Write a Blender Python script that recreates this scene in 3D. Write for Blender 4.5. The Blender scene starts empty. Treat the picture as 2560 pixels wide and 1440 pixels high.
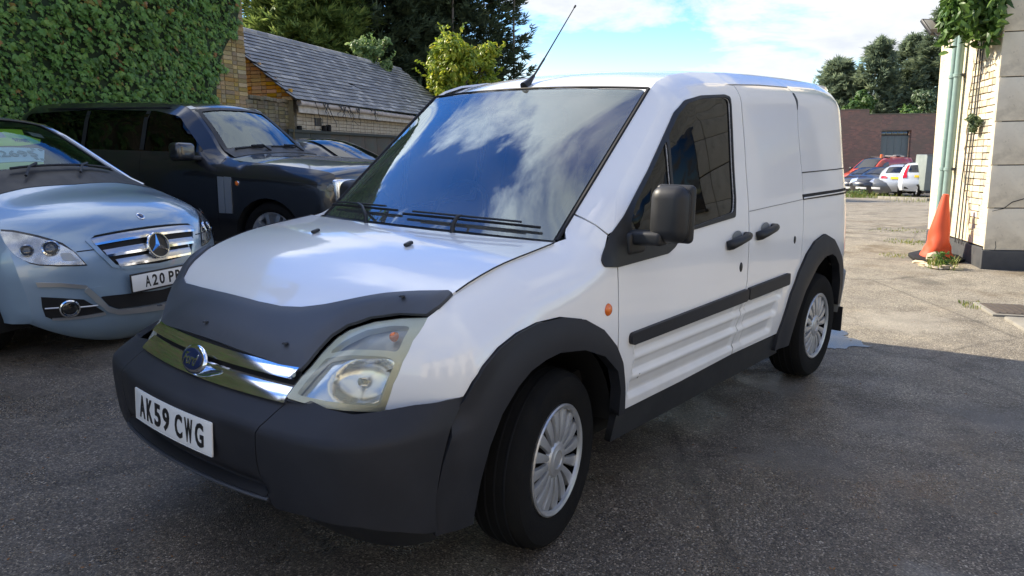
import bpy, bmesh, math, random, bisect
from mathutils import Vector, Matrix, kdtree
from mathutils.geometry import delaunay_2d_cdt
random.seed(7)
SC=bpy.context.scene
COL=SC.collection
# ---------------------------------------------------------------- camera
cam=bpy.data.cameras.new('camera'); camo=bpy.data.objects.new('camera',cam); COL.objects.link(camo)
cam.sensor_width=36.; cam.sensor_fit='HORIZONTAL'; cam.lens=36.*1908.19/2560.; cam.clip_start=.05; cam.clip_end=2000
CR,CU,CF=Vector((-.64773,.76186,.00449)),Vector((-.14547,-.12949,.98081)),Vector((-.74783,-.63464,-.19460))
CU=CR.cross(CF).normalized(); CR=CF.cross(CU).normalized()
camo.matrix_world=Matrix(((CR.x,CU.x,-CF.x,2.01611),(CR.y,CU.y,-CF.y,2.37932),(CR.z,CU.z,-CF.z,1.45260),(0,0,0,1)))
SC.camera=camo
# ---------------------------------------------------------------- sky, sun, exposure
SUN_EL=34.5; SUN_DIR=Vector((.22,-.975,0)).normalized()
W=bpy.data.worlds.new('World'); SC.world=W; W.use_nodes=True
wt=W.node_tree; wt.nodes.clear(); wn=wt.nodes.new; wl=wt.links.new
wo=wn('ShaderNodeOutputWorld'); bg=wn('ShaderNodeBackground'); bg.inputs[1].default_value=.12
sk=wn('ShaderNodeTexSky'); sk.sky_type='NISHITA'; sk.sun_disc=False; sk.sun_elevation=math.radians(SUN_EL)
sk.sun_rotation=math.atan2(SUN_DIR.x,SUN_DIR.y); sk.air_density=1.; sk.dust_density=.02; sk.ozone_density=3.5
tc=wn('ShaderNodeTexCoord'); sep=wn('ShaderNodeSeparateXYZ'); wl(tc.outputs['Generated'],sep.inputs[0])
def wmath(op,a,b=None):
    n=wn('ShaderNodeMath'); n.operation=op
    for i,v in enumerate((a,b)):
        if v is None: continue
        if isinstance(v,(int,float)): n.inputs[i].default_value=v
        else: wl(v,n.inputs[i])
    return n.outputs[0]
zc=wmath('ADD',wmath('MAXIMUM',sep.outputs[2],0.),.22)
cmb=wn('ShaderNodeCombineXYZ'); wl(wmath('DIVIDE',sep.outputs[0],zc),cmb.inputs[0]); wl(wmath('DIVIDE',sep.outputs[1],zc),cmb.inputs[1])
def wnoise(scale,detail,rough,off,dist=0.):
    mp=wn('ShaderNodeMapping'); mp.inputs['Location'].default_value=off; wl(cmb.outputs[0],mp.inputs[0])
    n=wn('ShaderNodeTexNoise'); n.inputs['Scale'].default_value=scale; n.inputs['Detail'].default_value=detail
    n.inputs['Roughness'].default_value=rough; n.inputs['Distortion'].default_value=dist; wl(mp.outputs[0],n.inputs['Vector']); return n.outputs[0]
n1=wnoise(1.7,10,.62,(2.6,4.9,0),.35); n2=wnoise(.5,3,.5,(.4,5.2,0))
dens=wmath('ADD',wmath('MULTIPLY',n1,.72),wmath('MULTIPLY',n2,.42))
cr=wn('ShaderNodeValToRGB'); wl(dens,cr.inputs[0]); cr.color_ramp.elements[0].position=.535; cr.color_ramp.elements[1].position=.615
cr.color_ramp.elements[0].color=(0,0,0,1); cr.color_ramp.elements[1].color=(1,1,1,1)
shade=wn('ShaderNodeValToRGB'); wl(n1,shade.inputs[0]); shade.color_ramp.elements[0].position=.48; shade.color_ramp.elements[1].position=.68
shade.color_ramp.elements[0].color=(3.15,3.2,3.3,1); shade.color_ramp.elements[1].color=(2.5,2.65,2.9,1)
sdv=Vector((SUN_DIR.x*math.cos(math.radians(SUN_EL)),SUN_DIR.y*math.cos(math.radians(SUN_EL)),math.sin(math.radians(SUN_EL))))
dt=wn('ShaderNodeVectorMath'); dt.operation='DOT_PRODUCT'; wl(tc.outputs['Generated'],dt.inputs[0]); dt.inputs[1].default_value=sdv
fwd=wmath('ADD',wmath('MULTIPLY',wmath('POWER',wmath('MAXIMUM',dt.outputs['Value'],0.),9.),5.0),1.)   # clouds brighten towards the sun
sv=wn('ShaderNodeVectorMath'); sv.operation='SCALE'; wl(shade.outputs[0],sv.inputs[0]); wl(fwd,sv.inputs['Scale'])
mx=wn('ShaderNodeMix'); mx.data_type='RGBA'; wl(cr.outputs[0],mx.inputs[0]); hs=wn('ShaderNodeHueSaturation'); hs.inputs['Saturation'].default_value=1.3; hs.inputs['Value'].default_value=.80; hs.inputs['Hue'].default_value=.512; wl(sk.outputs[0],hs.inputs['Color']); wl(hs.outputs[0],mx.inputs[6]); wl(sv.outputs[0],mx.inputs[7])
wl(mx.outputs[2],bg.inputs[0]); wl(bg.outputs[0],wo.inputs[0])
sun=bpy.data.lights.new('sun','SUN'); suno=bpy.data.objects.new('sun',sun); COL.objects.link(suno)
sun.energy=3.6; sun.angle=math.radians(.6); sun.color=(1.,.89,.72)
sd=Vector((SUN_DIR.x*math.cos(math.radians(SUN_EL)),SUN_DIR.y*math.cos(math.radians(SUN_EL)),math.sin(math.radians(SUN_EL))))
suno.rotation_euler=sd.to_track_quat('Z','Y').to_euler(); suno.location=(0,0,40)
SC.view_settings.view_transform='Standard'; SC.view_settings.look='None'; SC.view_settings.exposure=1.52; SC.view_settings.gamma=1
SC.view_settings.use_curve_mapping=False
SC.render.engine='CYCLES'; SC.cycles.max_bounces=8; SC.cycles.transparent_max_bounces=12
try: SC.cycles.use_denoising=True
except Exception: pass
UP=Vector((-.011,-.033,.9994)).normalized()      # plumb, against the sloping yard the scene is laid out on
# ---------------------------------------------------------------- materials
def mat(name,col=(.5,.5,.5),rough=.5,metal=0.,coat=0.,spec=.5,trans=0.,ior=1.45,alpha=1.,emit=None,coat_rough=.03):
    m=bpy.data.materials.new(name); m.use_nodes=True; b=m.node_tree.nodes['Principled BSDF']
    b.inputs['Base Color'].default_value=(*col,1); b.inputs['Roughness'].default_value=rough; b.inputs['Metallic'].default_value=metal
    b.inputs['Coat Weight'].default_value=coat; b.inputs['Coat Roughness'].default_value=coat_rough; b.inputs['Specular IOR Level'].default_value=spec
    b.inputs['Transmission Weight'].default_value=trans; b.inputs['IOR'].default_value=ior; b.inputs['Alpha'].default_value=alpha
    return m
class NT:
    """small helper to wire a procedural material"""
    def __init__(s,m): s.m=m; s.t=m.node_tree; s.b=s.t.nodes['Principled BSDF']
    def n(s,k): return s.t.nodes.new(k)
    def l(s,a,b): s.t.links.new(a,b)
    def coord(s,kind='Object',scale=(1,1,1),loc=(0,0,0),rot=(0,0,0)):
        c=s.n('ShaderNodeTexCoord'); m=s.n('ShaderNodeMapping'); s.l(c.outputs[kind],m.inputs[0])
        m.inputs['Scale'].default_value=scale; m.inputs['Location'].default_value=loc; m.inputs['Rotation'].default_value=rot; return m.outputs[0]
    def noise(s,vec,scale,detail=4,rough=.55,dist=0):
        n=s.n('ShaderNodeTexNoise'); s.l(vec,n.inputs['Vector']); n.inputs['Scale'].default_value=scale; n.inputs['Detail'].default_value=detail
        n.inputs['Roughness'].default_value=rough; n.inputs['Distortion'].default_value=dist; return n.outputs[0]
    def voro(s,vec,scale,out='Distance',feature='F1',rand=1):
        n=s.n('ShaderNodeTexVoronoi'); s.l(vec,n.inputs['Vector']); n.inputs['Scale'].default_value=scale; n.feature=feature; n.inputs['Randomness'].default_value=rand
        return n.outputs[out]
    def ramp(s,fac,stops):
        r=s.n('ShaderNodeValToRGB'); s.l(fac,r.inputs[0]); e=r.color_ramp.elements
        while len(e)<len(stops): e.new(.5)
        for k,(p,c) in zip(e,stops): k.position=p; k.color=(*c,1) if not isinstance(c,(int,float)) else (c,c,c,1)
        return r.outputs[0]
    def mix(s,fac,a,b,blend='MIX'):
        x=s.n('ShaderNodeMix'); x.data_type='RGBA'; x.blend_type=blend
        for i,v in ((0,fac),(6,a),(7,b)):
            if isinstance(v,(int,float)): x.inputs[i].default_value=(v if i==0 else (v,v,v,1))
            elif isinstance(v,tuple): x.inputs[i].default_value=(*v,1)
            else: s.l(v,x.inputs[i])
        return x.outputs[2]
    def math(s,op,a,b=0.):
        x=s.n('ShaderNodeMath'); x.operation=op
        for i,v in enumerate((a,b)):
            if isinstance(v,(int,float)): x.inputs[i].default_value=v
            else: s.l(v,x.inputs[i])
        return x.outputs[0]
    def bump(s,h,strength=.5,dist=.01):
        b=s.n('ShaderNodeBump'); s.l(h,b.inputs['Height']); b.inputs['Strength'].default_value=strength; b.inputs['Distance'].default_value=dist
        s.l(b.outputs[0],s.b.inputs['Normal'])
    def objrand(s):
        o=s.n('ShaderNodeObjectInfo'); return o.outputs['Random']
    def col(s,c): s.l(c,s.b.inputs['Base Color'])
    def rough(s,c): s.l(c,s.b.inputs['Roughness'])
def noisy(name,c1,c2,scale=6,rough=(.5,.7),bump=0,bscale=60,objrand=False,coat=0,metal=0,detail=5,bdist=.004,kind='Object',spec=.5):
    m=mat(name,c1,rough[0],coat=coat,metal=metal,spec=spec); t=NT(m); v=t.coord(kind)
    f=t.noise(v,scale,detail,.6); f=t.ramp(f,[(.3,0.),(.7,1.)])
    c=t.mix(f,tuple(c1),tuple(c2))
    if objrand:
        r=t.objrand(); c=t.mix(t.math('MULTIPLY',t.math('SUBTRACT',r,.5),.0),c,c)
        hs=t.n('ShaderNodeHueSaturation'); t.l(c,hs.inputs['Color']); t.l(t.math('ADD',t.math('MULTIPLY',r,.62),.68),hs.inputs['Value'])
        r2=t.math('FRACT',t.math('MULTIPLY',r,17.3)); t.l(t.math('ADD',t.math('MULTIPLY',r2,.035),.483),hs.inputs['Hue'])
        r3=t.math('FRACT',t.math('MULTIPLY',r,31.7)); t.l(t.math('ADD',t.math('MULTIPLY',r3,.5),.72),hs.inputs['Saturation']); c=hs.outputs[0]
    t.col(c); t.rough(t.ramp(f,[(0,rough[0]),(1,rough[1])]))
    if bump: t.bump(t.noise(v,bscale,4,.6),bump,bdist)
    return m
def glass_mat(name,tint,ior=1.6,rough=.01,extra=0.,gcol=(1,1,1)):
    """window glass: tinted see-through sheet under a mirror-like Fresnel reflection"""
    m=bpy.data.materials.new(name); m.use_nodes=True; t=m.node_tree; t.nodes.clear()
    o=t.nodes.new('ShaderNodeOutputMaterial'); mx=t.nodes.new('ShaderNodeMixShader'); fr=t.nodes.new('ShaderNodeFresnel'); fr.inputs[0].default_value=ior
    tr=t.nodes.new('ShaderNodeBsdfTransparent'); tr.inputs[0].default_value=(*tint,1); gl=t.nodes.new('ShaderNodeBsdfGlossy'); gl.inputs['Roughness'].default_value=rough; gl.inputs[0].default_value=(*gcol,1)
    ad=t.nodes.new('ShaderNodeMath'); ad.operation='ADD'; ad.use_clamp=True; ad.inputs[1].default_value=extra; t.links.new(fr.outputs[0],ad.inputs[0])
    t.links.new(ad.outputs[0],mx.inputs[0]); t.links.new(tr.outputs[0],mx.inputs[1]); t.links.new(gl.outputs[0],mx.inputs[2]); t.links.new(mx.outputs[0],o.inputs[0])
    return m
def leaf_mat(name,stops,rough=.45,trans=.25,spec=.4):
    m=mat(name,stops[0][1],rough,spec=spec); t=NT(m)
    g=t.n('ShaderNodeNewGeometry'); c=t.ramp(g.outputs['Random Per Island'],stops)
    t.col(c)
    if trans:
        tl=t.n('ShaderNodeBsdfTranslucent'); t.l(c,tl.inputs[0]); ms=t.n('ShaderNodeMixShader'); ms.inputs[0].default_value=trans
        out=t.t.nodes['Material Output']; t.l(t.b.outputs[0],ms.inputs[1]); t.l(tl.outputs[0],ms.inputs[2]); t.l(ms.outputs[0],out.inputs[0])
    return m
def paint(name,c,flake=None,rough=.32,dirt=.06,metal=0.):
    m=mat(name,c,rough,coat=1.,metal=metal); t=NT(m); v=t.coord('Object')
    f=t.ramp(t.noise(v,2.3,6,.65),[(.35,0.),(.75,1.)])
    f2=t.ramp(t.noise(v,38,3,.6),[(.62,0.),(.75,1.)])
    d=t.math('ADD',t.math('MULTIPLY',f,dirt),t.math('MULTIPLY',f2,dirt*.5))
    t.col(t.mix(d,tuple(c),(.16,.14,.11)))
    cr=t.b.inputs['Coat Roughness']; t.l(t.ramp(f,[(0,.02),(1,.07)]),cr)
    return m
M={}
M['white']=paint('white_paint',(.85,.85,.84),dirt=.035,rough=.25)
_t=NT(M['white']); _v=_t.coord('Object'); _z=_t.n('ShaderNodeSeparateXYZ'); _t.l(_v,_z.inputs[0])
_g=_t.math('MULTIPLY',_t.ramp(_t.math('ADD',_z.outputs[2],_t.math('MULTIPLY',_t.noise(_v,6,5,.65),.35)),[(.48,.22),(.78,0.)]),1.)
_old=_t.b.inputs['Base Color'].links[0].from_socket; _t.col(_t.mix(_g,_old,(.20,.17,.13)))      # road grime along the bottom of the doors
M['plastic']=noisy('grey_plastic',(.018,.019,.023),(.028,.029,.034),5,(.46,.60),.15,420,bdist=.0006,spec=.32)
M['plastic2']=noisy('matt_guard_plastic',(.045,.050,.060),(.062,.067,.078),3,(.40,.52),.1,500,bdist=.0005)
M['black']=noisy('black_trim',(.012,.013,.015),(.02,.021,.023),8,(.4,.55))
M['seal']=mat('rubber_seal',(.006,.006,.007),.7)
M['under']=mat('underbody_black',(.008,.008,.008),.9)
M['rubber']=noisy('tyre_rubber',(.005,.005,.0055),(.012,.0118,.011),9,(.8,.95),.3,160,spec=.2)
M['chrome']=mat('chrome',(.80,.81,.83),.09,1.)
M['silverplastic']=noisy('silver_hubcap',(.40,.41,.42),(.50,.51,.52),14,(.3,.42),metal=.6)
M['brake']=noisy('rusty_brake',(.05,.035,.028),(.09,.07,.06),30,(.7,.9))
M['amber']=mat('amber_lens',(.75,.16,.015),.15,coat=1)
M['redlens']=mat('red_lens',(.55,.012,.015),.12,coat=1)
M['plate_w']=mat('white_number_plate',(.80,.80,.77),.3)
M['plate_y']=mat('yellow_number_plate',(.80,.55,.02),.3)
M['ink']=mat('black_lettering',(.012,.012,.013),.4)
M['blue']=mat('blue_badge',(.012,.03,.11),.2,coat=1)
M['wind']=glass_mat('windscreen_glass',(.50,.64,.66),1.95,.004,.07,(.80,.93,1.))
def dusty_haze(m,k,c):
    t=m.node_tree; o=[n for n in t.nodes if n.type=='OUTPUT_MATERIAL'][0]; s=o.inputs[0].links[0].from_node
    d=t.nodes.new('ShaderNodeBsdfDiffuse'); d.inputs[0].default_value=(*c,1); x=t.nodes.new('ShaderNodeMixShader')
    tc_=t.nodes.new('ShaderNodeTexCoord'); nz=t.nodes.new('ShaderNodeTexNoise'); nz.inputs['Scale'].default_value=3.; nz.inputs['Detail'].default_value=6; t.links.new(tc_.outputs['Object'],nz.inputs['Vector'])
    r=t.nodes.new('ShaderNodeMapRange'); r.inputs['From Min'].default_value=.35; r.inputs['From Max'].default_value=.7; r.inputs['To Min'].default_value=k*.5; r.inputs['To Max'].default_value=k*1.5; t.links.new(nz.outputs[0],r.inputs['Value']); t.links.new(r.outputs[0],x.inputs[0])
    t.links.new(s.outputs[0],x.inputs[1]); t.links.new(d.outputs[0],x.inputs[2]); t.links.new(x.outputs[0],o.inputs[0])
M['wind3']=M['wind'].copy()
dusty_haze(M['wind'],.085,(.62,.62,.58))      # pale haze, part dust, mixed in to lift the dark glass
M['wind2']=glass_mat('clear_windscreen_glass',(.90,.95,.94),1.5,.006,.0,(.6,.75,.9))
M['lens2']=glass_mat('clear_lamp_lens',(.95,.96,.96),1.45,.01)
M['tint']=glass_mat('tinted_side_glass',(.016,.017,.020),1.5)
M['navy']=mat('navy_badge',(.010,.022,.075),.3)
M['dark_glass']=mat('dark_glass',(.006,.007,.009),.015,spec=.9,ior=1.6)
M['lens']=glass_mat('headlamp_lens',(.92,.92,.86),1.4,.03)
_m=M['lens'].node_tree; _o=[n for n in _m.nodes if n.type=='OUTPUT_MATERIAL'][0]; _s=_o.inputs[0].links[0].from_node
_d=_m.nodes.new('ShaderNodeBsdfDiffuse'); _d.inputs[0].default_value=(.74,.73,.62,1); _x=_m.nodes.new('ShaderNodeMixShader'); _x.inputs[0].default_value=.15
_m.links.new(_s.outputs[0],_x.inputs[1]); _m.links.new(_d.outputs[0],_x.inputs[2]); _m.links.new(_x.outputs[0],_o.inputs[0])      # the plastic has gone milky
M['reflector']=mat('lamp_reflector',(.80,.81,.82),.22,1.)
M['bezel']=noisy('lamp_bezel',(.74,.74,.60),(.80,.80,.68),20,(.3,.4))
M['lampgrey']=mat('lamp_inner_grey',(.42,.43,.43),.35,.4)
M['inner']=mat('interior_grey',(.05,.055,.06),.8)
M['inner2']=mat('interior_light_grey',(.20,.21,.21),.8)
M['dash']=mat('dashboard_grey',(.075,.08,.08),.85)
M['seat']=noisy('seat_fabric',(.025,.027,.032),(.045,.047,.052),40,(.8,.9))
# ---------------------------------------------------------------- mesh helpers
def link(o,parent=None):
    COL.objects.link(o)
    if parent is not None: o.parent=parent
    return o
def tag(o,label=None,cat=None,group=None,kind=None):
    if label: o['label']=label
    if cat: o['category']=cat
    if group: o['group']=group
    if kind: o['kind']=kind
    return o
def thing(name,label,cat,loc=(0,0,0),rotz=0.,group=None):
    o=bpy.data.objects.new(name,None); COL.objects.link(o); o.location=loc; o.rotation_euler=(0,0,rotz); o.empty_display_size=.2
    return tag(o,label,cat,group)
def mesh(name,V,Fc,mt,smooth=True,sharp=None):
    me=bpy.data.meshes.new(name); me.from_pydata([tuple(v) for v in V],[],Fc); me.update()
    if smooth: me.polygons.foreach_set('use_smooth',[True]*len(me.polygons))
    if isinstance(mt,(list,tuple)):
        for k in mt: me.materials.append(k)
    else: me.materials.append(mt)
    if sharp is not None: me.set_sharp_from_angle(angle=math.radians(sharp))
    return me
def obj(name,V,Fc,mt,parent=None,smooth=True,sharp=None,mw=None):
    o=bpy.data.objects.new(name,mesh(name,V,Fc,mt,smooth,sharp)); link(o,parent)
    if mw is not None: o.matrix_local=mw
    return o
def bm_obj(name,bm,mt,parent=None,smooth=True,sharp=40,mw=None):
    me=bpy.data.meshes.new(name); bm.normal_update(); bm.to_mesh(me); bm.free()
    if smooth:
        me.polygons.foreach_set('use_smooth',[True]*len(me.polygons)); me.set_sharp_from_angle(angle=math.radians(sharp))
    for k in (mt if isinstance(mt,(list,tuple)) else [mt]): me.materials.append(k)
    o=bpy.data.objects.new(name,me); link(o,parent)
    if mw is not None: o.matrix_local=mw
    return o
def box(name,size,loc,mt,parent=None,bev=.0,rot=None,seg=2,taper=None):
    bm=bmesh.new(); bmesh.ops.create_cube(bm,size=1)
    for v in bm.verts: v.co=Vector((v.co.x*size[0],v.co.y*size[1],v.co.z*size[2]))
    if taper:
        for v in bm.verts:
            if v.co.z>0: v.co.x*=taper[0]; v.co.y*=taper[1]
    if bev: bmesh.ops.bevel(bm,geom=bm.edges[:],offset=bev,segments=seg,profile=.5,affect='EDGES')
    mw=Matrix.Translation(loc)
    if rot is not None: mw=mw@rot.to_4x4()
    return bm_obj(name,bm,mt,parent,True,35,mw)
def frame(o,ex,ey,ez=None):
    ex=Vector(ex).normalized(); ey=Vector(ey); ez=Vector(ez) if ez is not None else ex.cross(ey)
    ez=ez.normalized(); ey=ez.cross(ex).normalized()
    return Matrix(((ex.x,ey.x,ez.x,o[0]),(ex.y,ey.y,ez.y,o[1]),(ex.z,ey.z,ez.z,o[2]),(0,0,0,1)))
def tube_geo(pts,r,seg=8,caps=True):
    """swept round bar through points; r one radius or a list"""
    V=[];Fc=[];n=len(pts); pts=[Vector(p) for p in pts]
    for i,p in enumerate(pts):
        t=(pts[min(n-1,i+1)]-pts[max(0,i-1)]).normalized()
        a=t.cross(Vector((0,0,1)) if abs(t.z)<.9 else Vector((1,0,0))).normalized(); b=t.cross(a)
        rr=r[i] if isinstance(r,(list,tuple)) else r
        for k in range(seg):
            an=2*math.pi*k/seg; V.append(p+(a*math.cos(an)+b*math.sin(an))*rr)
    for i in range(n-1):
        for k in range(seg):
            k2=(k+1)%seg; Fc.append((i*seg+k,i*seg+k2,(i+1)*seg+k2,(i+1)*seg+k))
    if caps: Fc.append(tuple(range(seg-1,-1,-1))); Fc.append(tuple((n-1)*seg+k for k in range(seg)))
    return V,Fc
def tube(name,pts,r,mt,parent=None,seg=8): 
    V,Fc=tube_geo(pts,r,seg); return obj(name,V,Fc,mt,parent,True,50)
def lathe_geo(prof,seg=48,axis='y'):
    """profile (radius, offset along axis) turned about the axis"""
    V=[];Fc=[]
    for r,h in prof:
        for k in range(seg):
            a=2*math.pi*k/seg
            V.append((r*math.cos(a),h,r*math.sin(a)) if axis=='y' else (r*math.cos(a),r*math.sin(a),h))
    for i in range(len(prof)-1):
        for k in range(seg):
            k2=(k+1)%seg; f=(i*seg+k,(i+1)*seg+k,(i+1)*seg+k2,i*seg+k2); Fc.append(f if axis=='y' else f[::-1])
    return V,Fc
def lathe(name,prof,mt,parent=None,seg=48,axis='y',loc=(0,0,0),sharp=30):
    V,Fc=lathe_geo(prof,seg,axis); o=obj(name,V,Fc,mt,parent,True,sharp); o.location=loc; return o
def inside(p,poly):
    x,y=p; c=False; j=len(poly)-1
    for i in range(len(poly)):
        xi,yi=poly[i]; xj,yj=poly[j]
        if (yi>y)!=(yj>y) and x<(xj-xi)*(y-yi)/(yj-yi)+xi: c=not c
        j=i
    return c
def resample(poly,res,closed=True):
    out=[]; n=len(poly)
    for i in range(n if closed else n-1):
        a,b=poly[i],poly[(i+1)%n]; d=math.hypot(b[0]-a[0],b[1]-a[1]); k=max(1,int(round(d/res)))
        for q in range(k): out.append((a[0]+(b[0]-a[0])*q/k,a[1]+(b[1]-a[1])*q/k))
    if not closed: out.append(poly[-1])
    return out
def rounded(poly,r,seg=4):
    """round every corner of a polygon"""
    out=[]; n=len(poly)
    for i in range(n):
        p0,p,p2=Vector(poly[i-1]),Vector(poly[i]),Vector(poly[(i+1)%n]); a=(p0-p); b=(p2-p)
        q=min(r,a.length*.45,b.length*.45); A=p+a.normalized()*q; B=p+b.normalized()*q
        for k in range(seg+1):
            t=k/seg; out.append(tuple(A*(1-t)**2+p*2*t*(1-t)+B*t*t))
    return out
def edge_d(p,poly):
    m=1e9;n=len(poly)
    for i in range(n):
        a=poly[i];b=poly[(i+1)%n];dx,dy=b[0]-a[0],b[1]-a[1];l=dx*dx+dy*dy
        t=0 if l==0 else max(0,min(1,((p[0]-a[0])*dx+(p[1]-a[1])*dy)/l)); m=min(m,(p[0]-a[0]-t*dx)**2+(p[1]-a[1]-t*dy)**2)
    return math.sqrt(m)
def cdt(poly,res,holes=(),sx=1.,sy=1.):
    poly=[(p[0]*sx,p[1]*sy) for p in poly]; holes=[[(p[0]*sx,p[1]*sy) for p in h] for h in holes]
    if sum(poly[i][0]*poly[(i+1)%len(poly)][1]-poly[(i+1)%len(poly)][0]*poly[i][1] for i in range(len(poly)))<0: poly=poly[::-1]
    loops=[resample(poly,res)]+[resample(h,res) for h in holes]
    pts=[];edges=[]
    for L in loops:
        s=len(pts); pts+=L; edges+=[(s+i,s+(i+1)%len(L)) for i in range(len(L))]
    kd=kdtree.KDTree(len(pts)); [kd.insert((p[0],p[1],0),i) for i,p in enumerate(pts)]; kd.balance()
    xs=[p[0] for p in loops[0]];ys=[p[1] for p in loops[0]]
    y=min(ys)+res*.5;row=0
    while y<max(ys):
        x=min(xs)+res*(.5 if row%2 else 1.)
        while x<max(xs):
            p=(x,y)
            if kd.find((x,y,0))[2]>res*.6 and inside(p,loops[0]) and not any(inside(p,h) for h in loops[1:]): pts.append(p)
            x+=res
        y+=res*.87;row+=1
    vo,eo,fo,_,_,_=delaunay_2d_cdt([Vector(p) for p in pts],edges,[],1,1e-6)
    fc=[]
    for f in fo:
        c=sum((vo[i] for i in f),Vector((0,0)))/len(f)
        if holes and any(inside(c,h) for h in loops[1:]): continue
        a,b,d=vo[f[0]],vo[f[1]],vo[f[2]]
        fc.append(list(f) if (b-a).cross(d-a)>0 else list(f)[::-1])
    return [(v.x/sx,v.y/sy) for v in vo],fc
def panel_geo(fn,poly,res=.03,thick=.012,holes=(),flip=False,off=0.,mirror=False,sx=1.,sy=1.,lip=0.):
    """sheet cut from the surface fn(u,v): a polygon with holes, lifted by off along its normal, with a turned-in rim"""
    uv,fc=cdt(poly,res,holes,sx,sy)
    e=1e-3; V=[];N=[]
    for u,v in uv:
        p=Vector(fn(u,v)); n=(Vector(fn(u+e,v))-Vector(fn(u-e,v))).cross(Vector(fn(u,v+e))-Vector(fn(u,v-e)))
        if n.length<1e-12: n=Vector((0,0,1))
        n.normalize()
        if flip: n=-n
        V.append(p+n*off);N.append(n)
    if flip: fc=[f[::-1] for f in fc]
    if thick:
        cnt={}
        for f in fc:
            for i in range(len(f)): k=(f[i],f[(i+1)%len(f)]); cnt[k]=1
        rim=[k for k in cnt if (k[1],k[0]) not in cnt]; top={};bot={}
        for k in rim:
            for i in k:
                if i not in top:
                    top[i]=len(V); V.append(V[i].copy()); bot[i]=len(V); V.append(V[i]-N[i]*thick)
        for a,b in rim: fc.append([top[b],top[a],bot[a],bot[b]])
    if mirror:
        V=[Vector((v.x,-v.y,v.z)) for v in V]; fc=[f[::-1] for f in fc]
    return V,fc
def panel(name,fn,poly,mt,parent,**k):
    V,fc=panel_geo(fn,poly,**k); return obj(name,V,fc,mt,parent)
def lettering(body,w,h,depth=.001,bold=.0,shear=0.):
    """mesh of a line of text, fitted to a width and height, lying in the xy plane and centred"""
    cu=bpy.data.curves.new('lettering','FONT'); cu.body=body; cu.extrude=.01; cu.offset=bold; cu.shear=shear; cu.resolution_u=3
    t=bpy.data.objects.new('t',cu); COL.objects.link(t); bpy.context.view_layer.update()
    me=bpy.data.meshes.new_from_object(t.evaluated_get(bpy.context.evaluated_depsgraph_get())); bpy.data.objects.remove(t); bpy.data.curves.remove(cu)
    xs=[v.co.x for v in me.vertices];ys=[v.co.y for v in me.vertices]; x0,x1,y0,y1=min(xs),max(xs),min(ys),max(ys)
    for v in me.vertices: v.co=Vector(((v.co.x-(x0+x1)/2)*w/(x1-x0),(v.co.y-(y0+y1)/2)*h/(y1-y0),v.co.z/.01*depth))
    return me
def text(name,body,w,h,mt,parent,mw,depth=.001,bold=.0,shear=0.):
    me=lettering(body,w,h,depth,bold,shear); me.materials.clear(); me.materials.append(mt)
    o=bpy.data.objects.new(name,me); link(o,parent); o.matrix_local=mw; return o
class Tab:
    """smooth monotone interpolation through a table of points"""
    def __init__(s,pts):
        pts=sorted(pts); s.x=[p[0] for p in pts]; s.y=[p[1] for p in pts]; n=len(pts)
        h=[s.x[i+1]-s.x[i] for i in range(n-1)]; d=[(s.y[i+1]-s.y[i])/h[i] for i in range(n-1)]
        m=[d[0]]+[0 if d[i-1]*d[i]<=0 else 2*d[i-1]*d[i]/(d[i-1]+d[i]) for i in range(1,n-1)]+[d[-1]]
        s.h,s.m=h,m
    def __call__(s,x):
        X=s.x
        if x<=X[0]: return s.y[0]+(x-X[0])*s.m[0]*.5
        if x>=X[-1]: return s.y[-1]+(x-X[-1])*s.m[-1]*.5
        i=bisect.bisect_right(X,x)-1
        t=(x-X[i])/s.h[i]; a=s.h[i]
        return (2*t**3-3*t*t+1)*s.y[i]+(t**3-2*t*t+t)*a*s.m[i]+(3*t*t-2*t**3)*s.y[i+1]+(t**3-t*t)*a*s.m[i+1]
def sstep(a,b,x):
    t=min(1.,max(0.,(x-a)/(b-a))); return t*t*(3-2*t)
def near_poly(pl,x,z):
    """distance to an open polyline of (x,z,...) and the other columns there"""
    best=(1e9,None)
    for i in range(len(pl)-1):
        a,b=pl[i],pl[i+1]; dx,dz=b[0]-a[0],b[1]-a[1]
        t=min(1,max(0,((x-a[0])*dx+(z-a[1])*dz)/(dx*dx+dz*dz)))
        d=(x-a[0]-t*dx)**2+(z-a[1]-t*dz)**2
        if d<best[0]: best=(d,tuple(a[k]+t*(b[k]-a[k]) for k in range(2,len(a))))
    return math.sqrt(best[0]),best[1]
# ---------------------------------------------------------------- the white van's surfaces
V_S=Tab([(0,.80),(.15,.825),(.4,.853),(.55,.866),(.70,.872),(.90,.864),(1.05,.851),(1.124,.841),(1.3,.812),(1.516,.780),(1.668,.755),(1.8,.73)])
V_H=Tab([(-.35,1.125),(-.10,1.093),(.128,1.063),(.3,1.02),(.45,.955),(.573,.878),(.668,.828),(.754,.772),(.80,.735),(.86,.68)])
def v_hood(x,y):
    w=sstep(.42,.68,x)
    return V_H(x+.2*y*y*w)-.022*(y/.735)**2
V_TOP=[(.95,.80,.125,.22),(.70,.89,.125,.22),(.361,.974,.125,.22),(.128,1.041,.122,.2),(-.08,1.069,.125,.19),(-.17,1.084,.138,.17),(-.26,1.118,.148,.16),(-.913,1.656,.106,.15),(-.98,1.693,.11,.15),(-1.1,1.727,.112,.16),
       (-1.3,1.753,.115,.16),(-1.68,1.775,.115,.16),(-2.2,1.787,.115,.16),(-2.8,1.790,.115,.16),(-3.2,1.785,.12,.18),(-3.40,1.77,.13,.2)]
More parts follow.
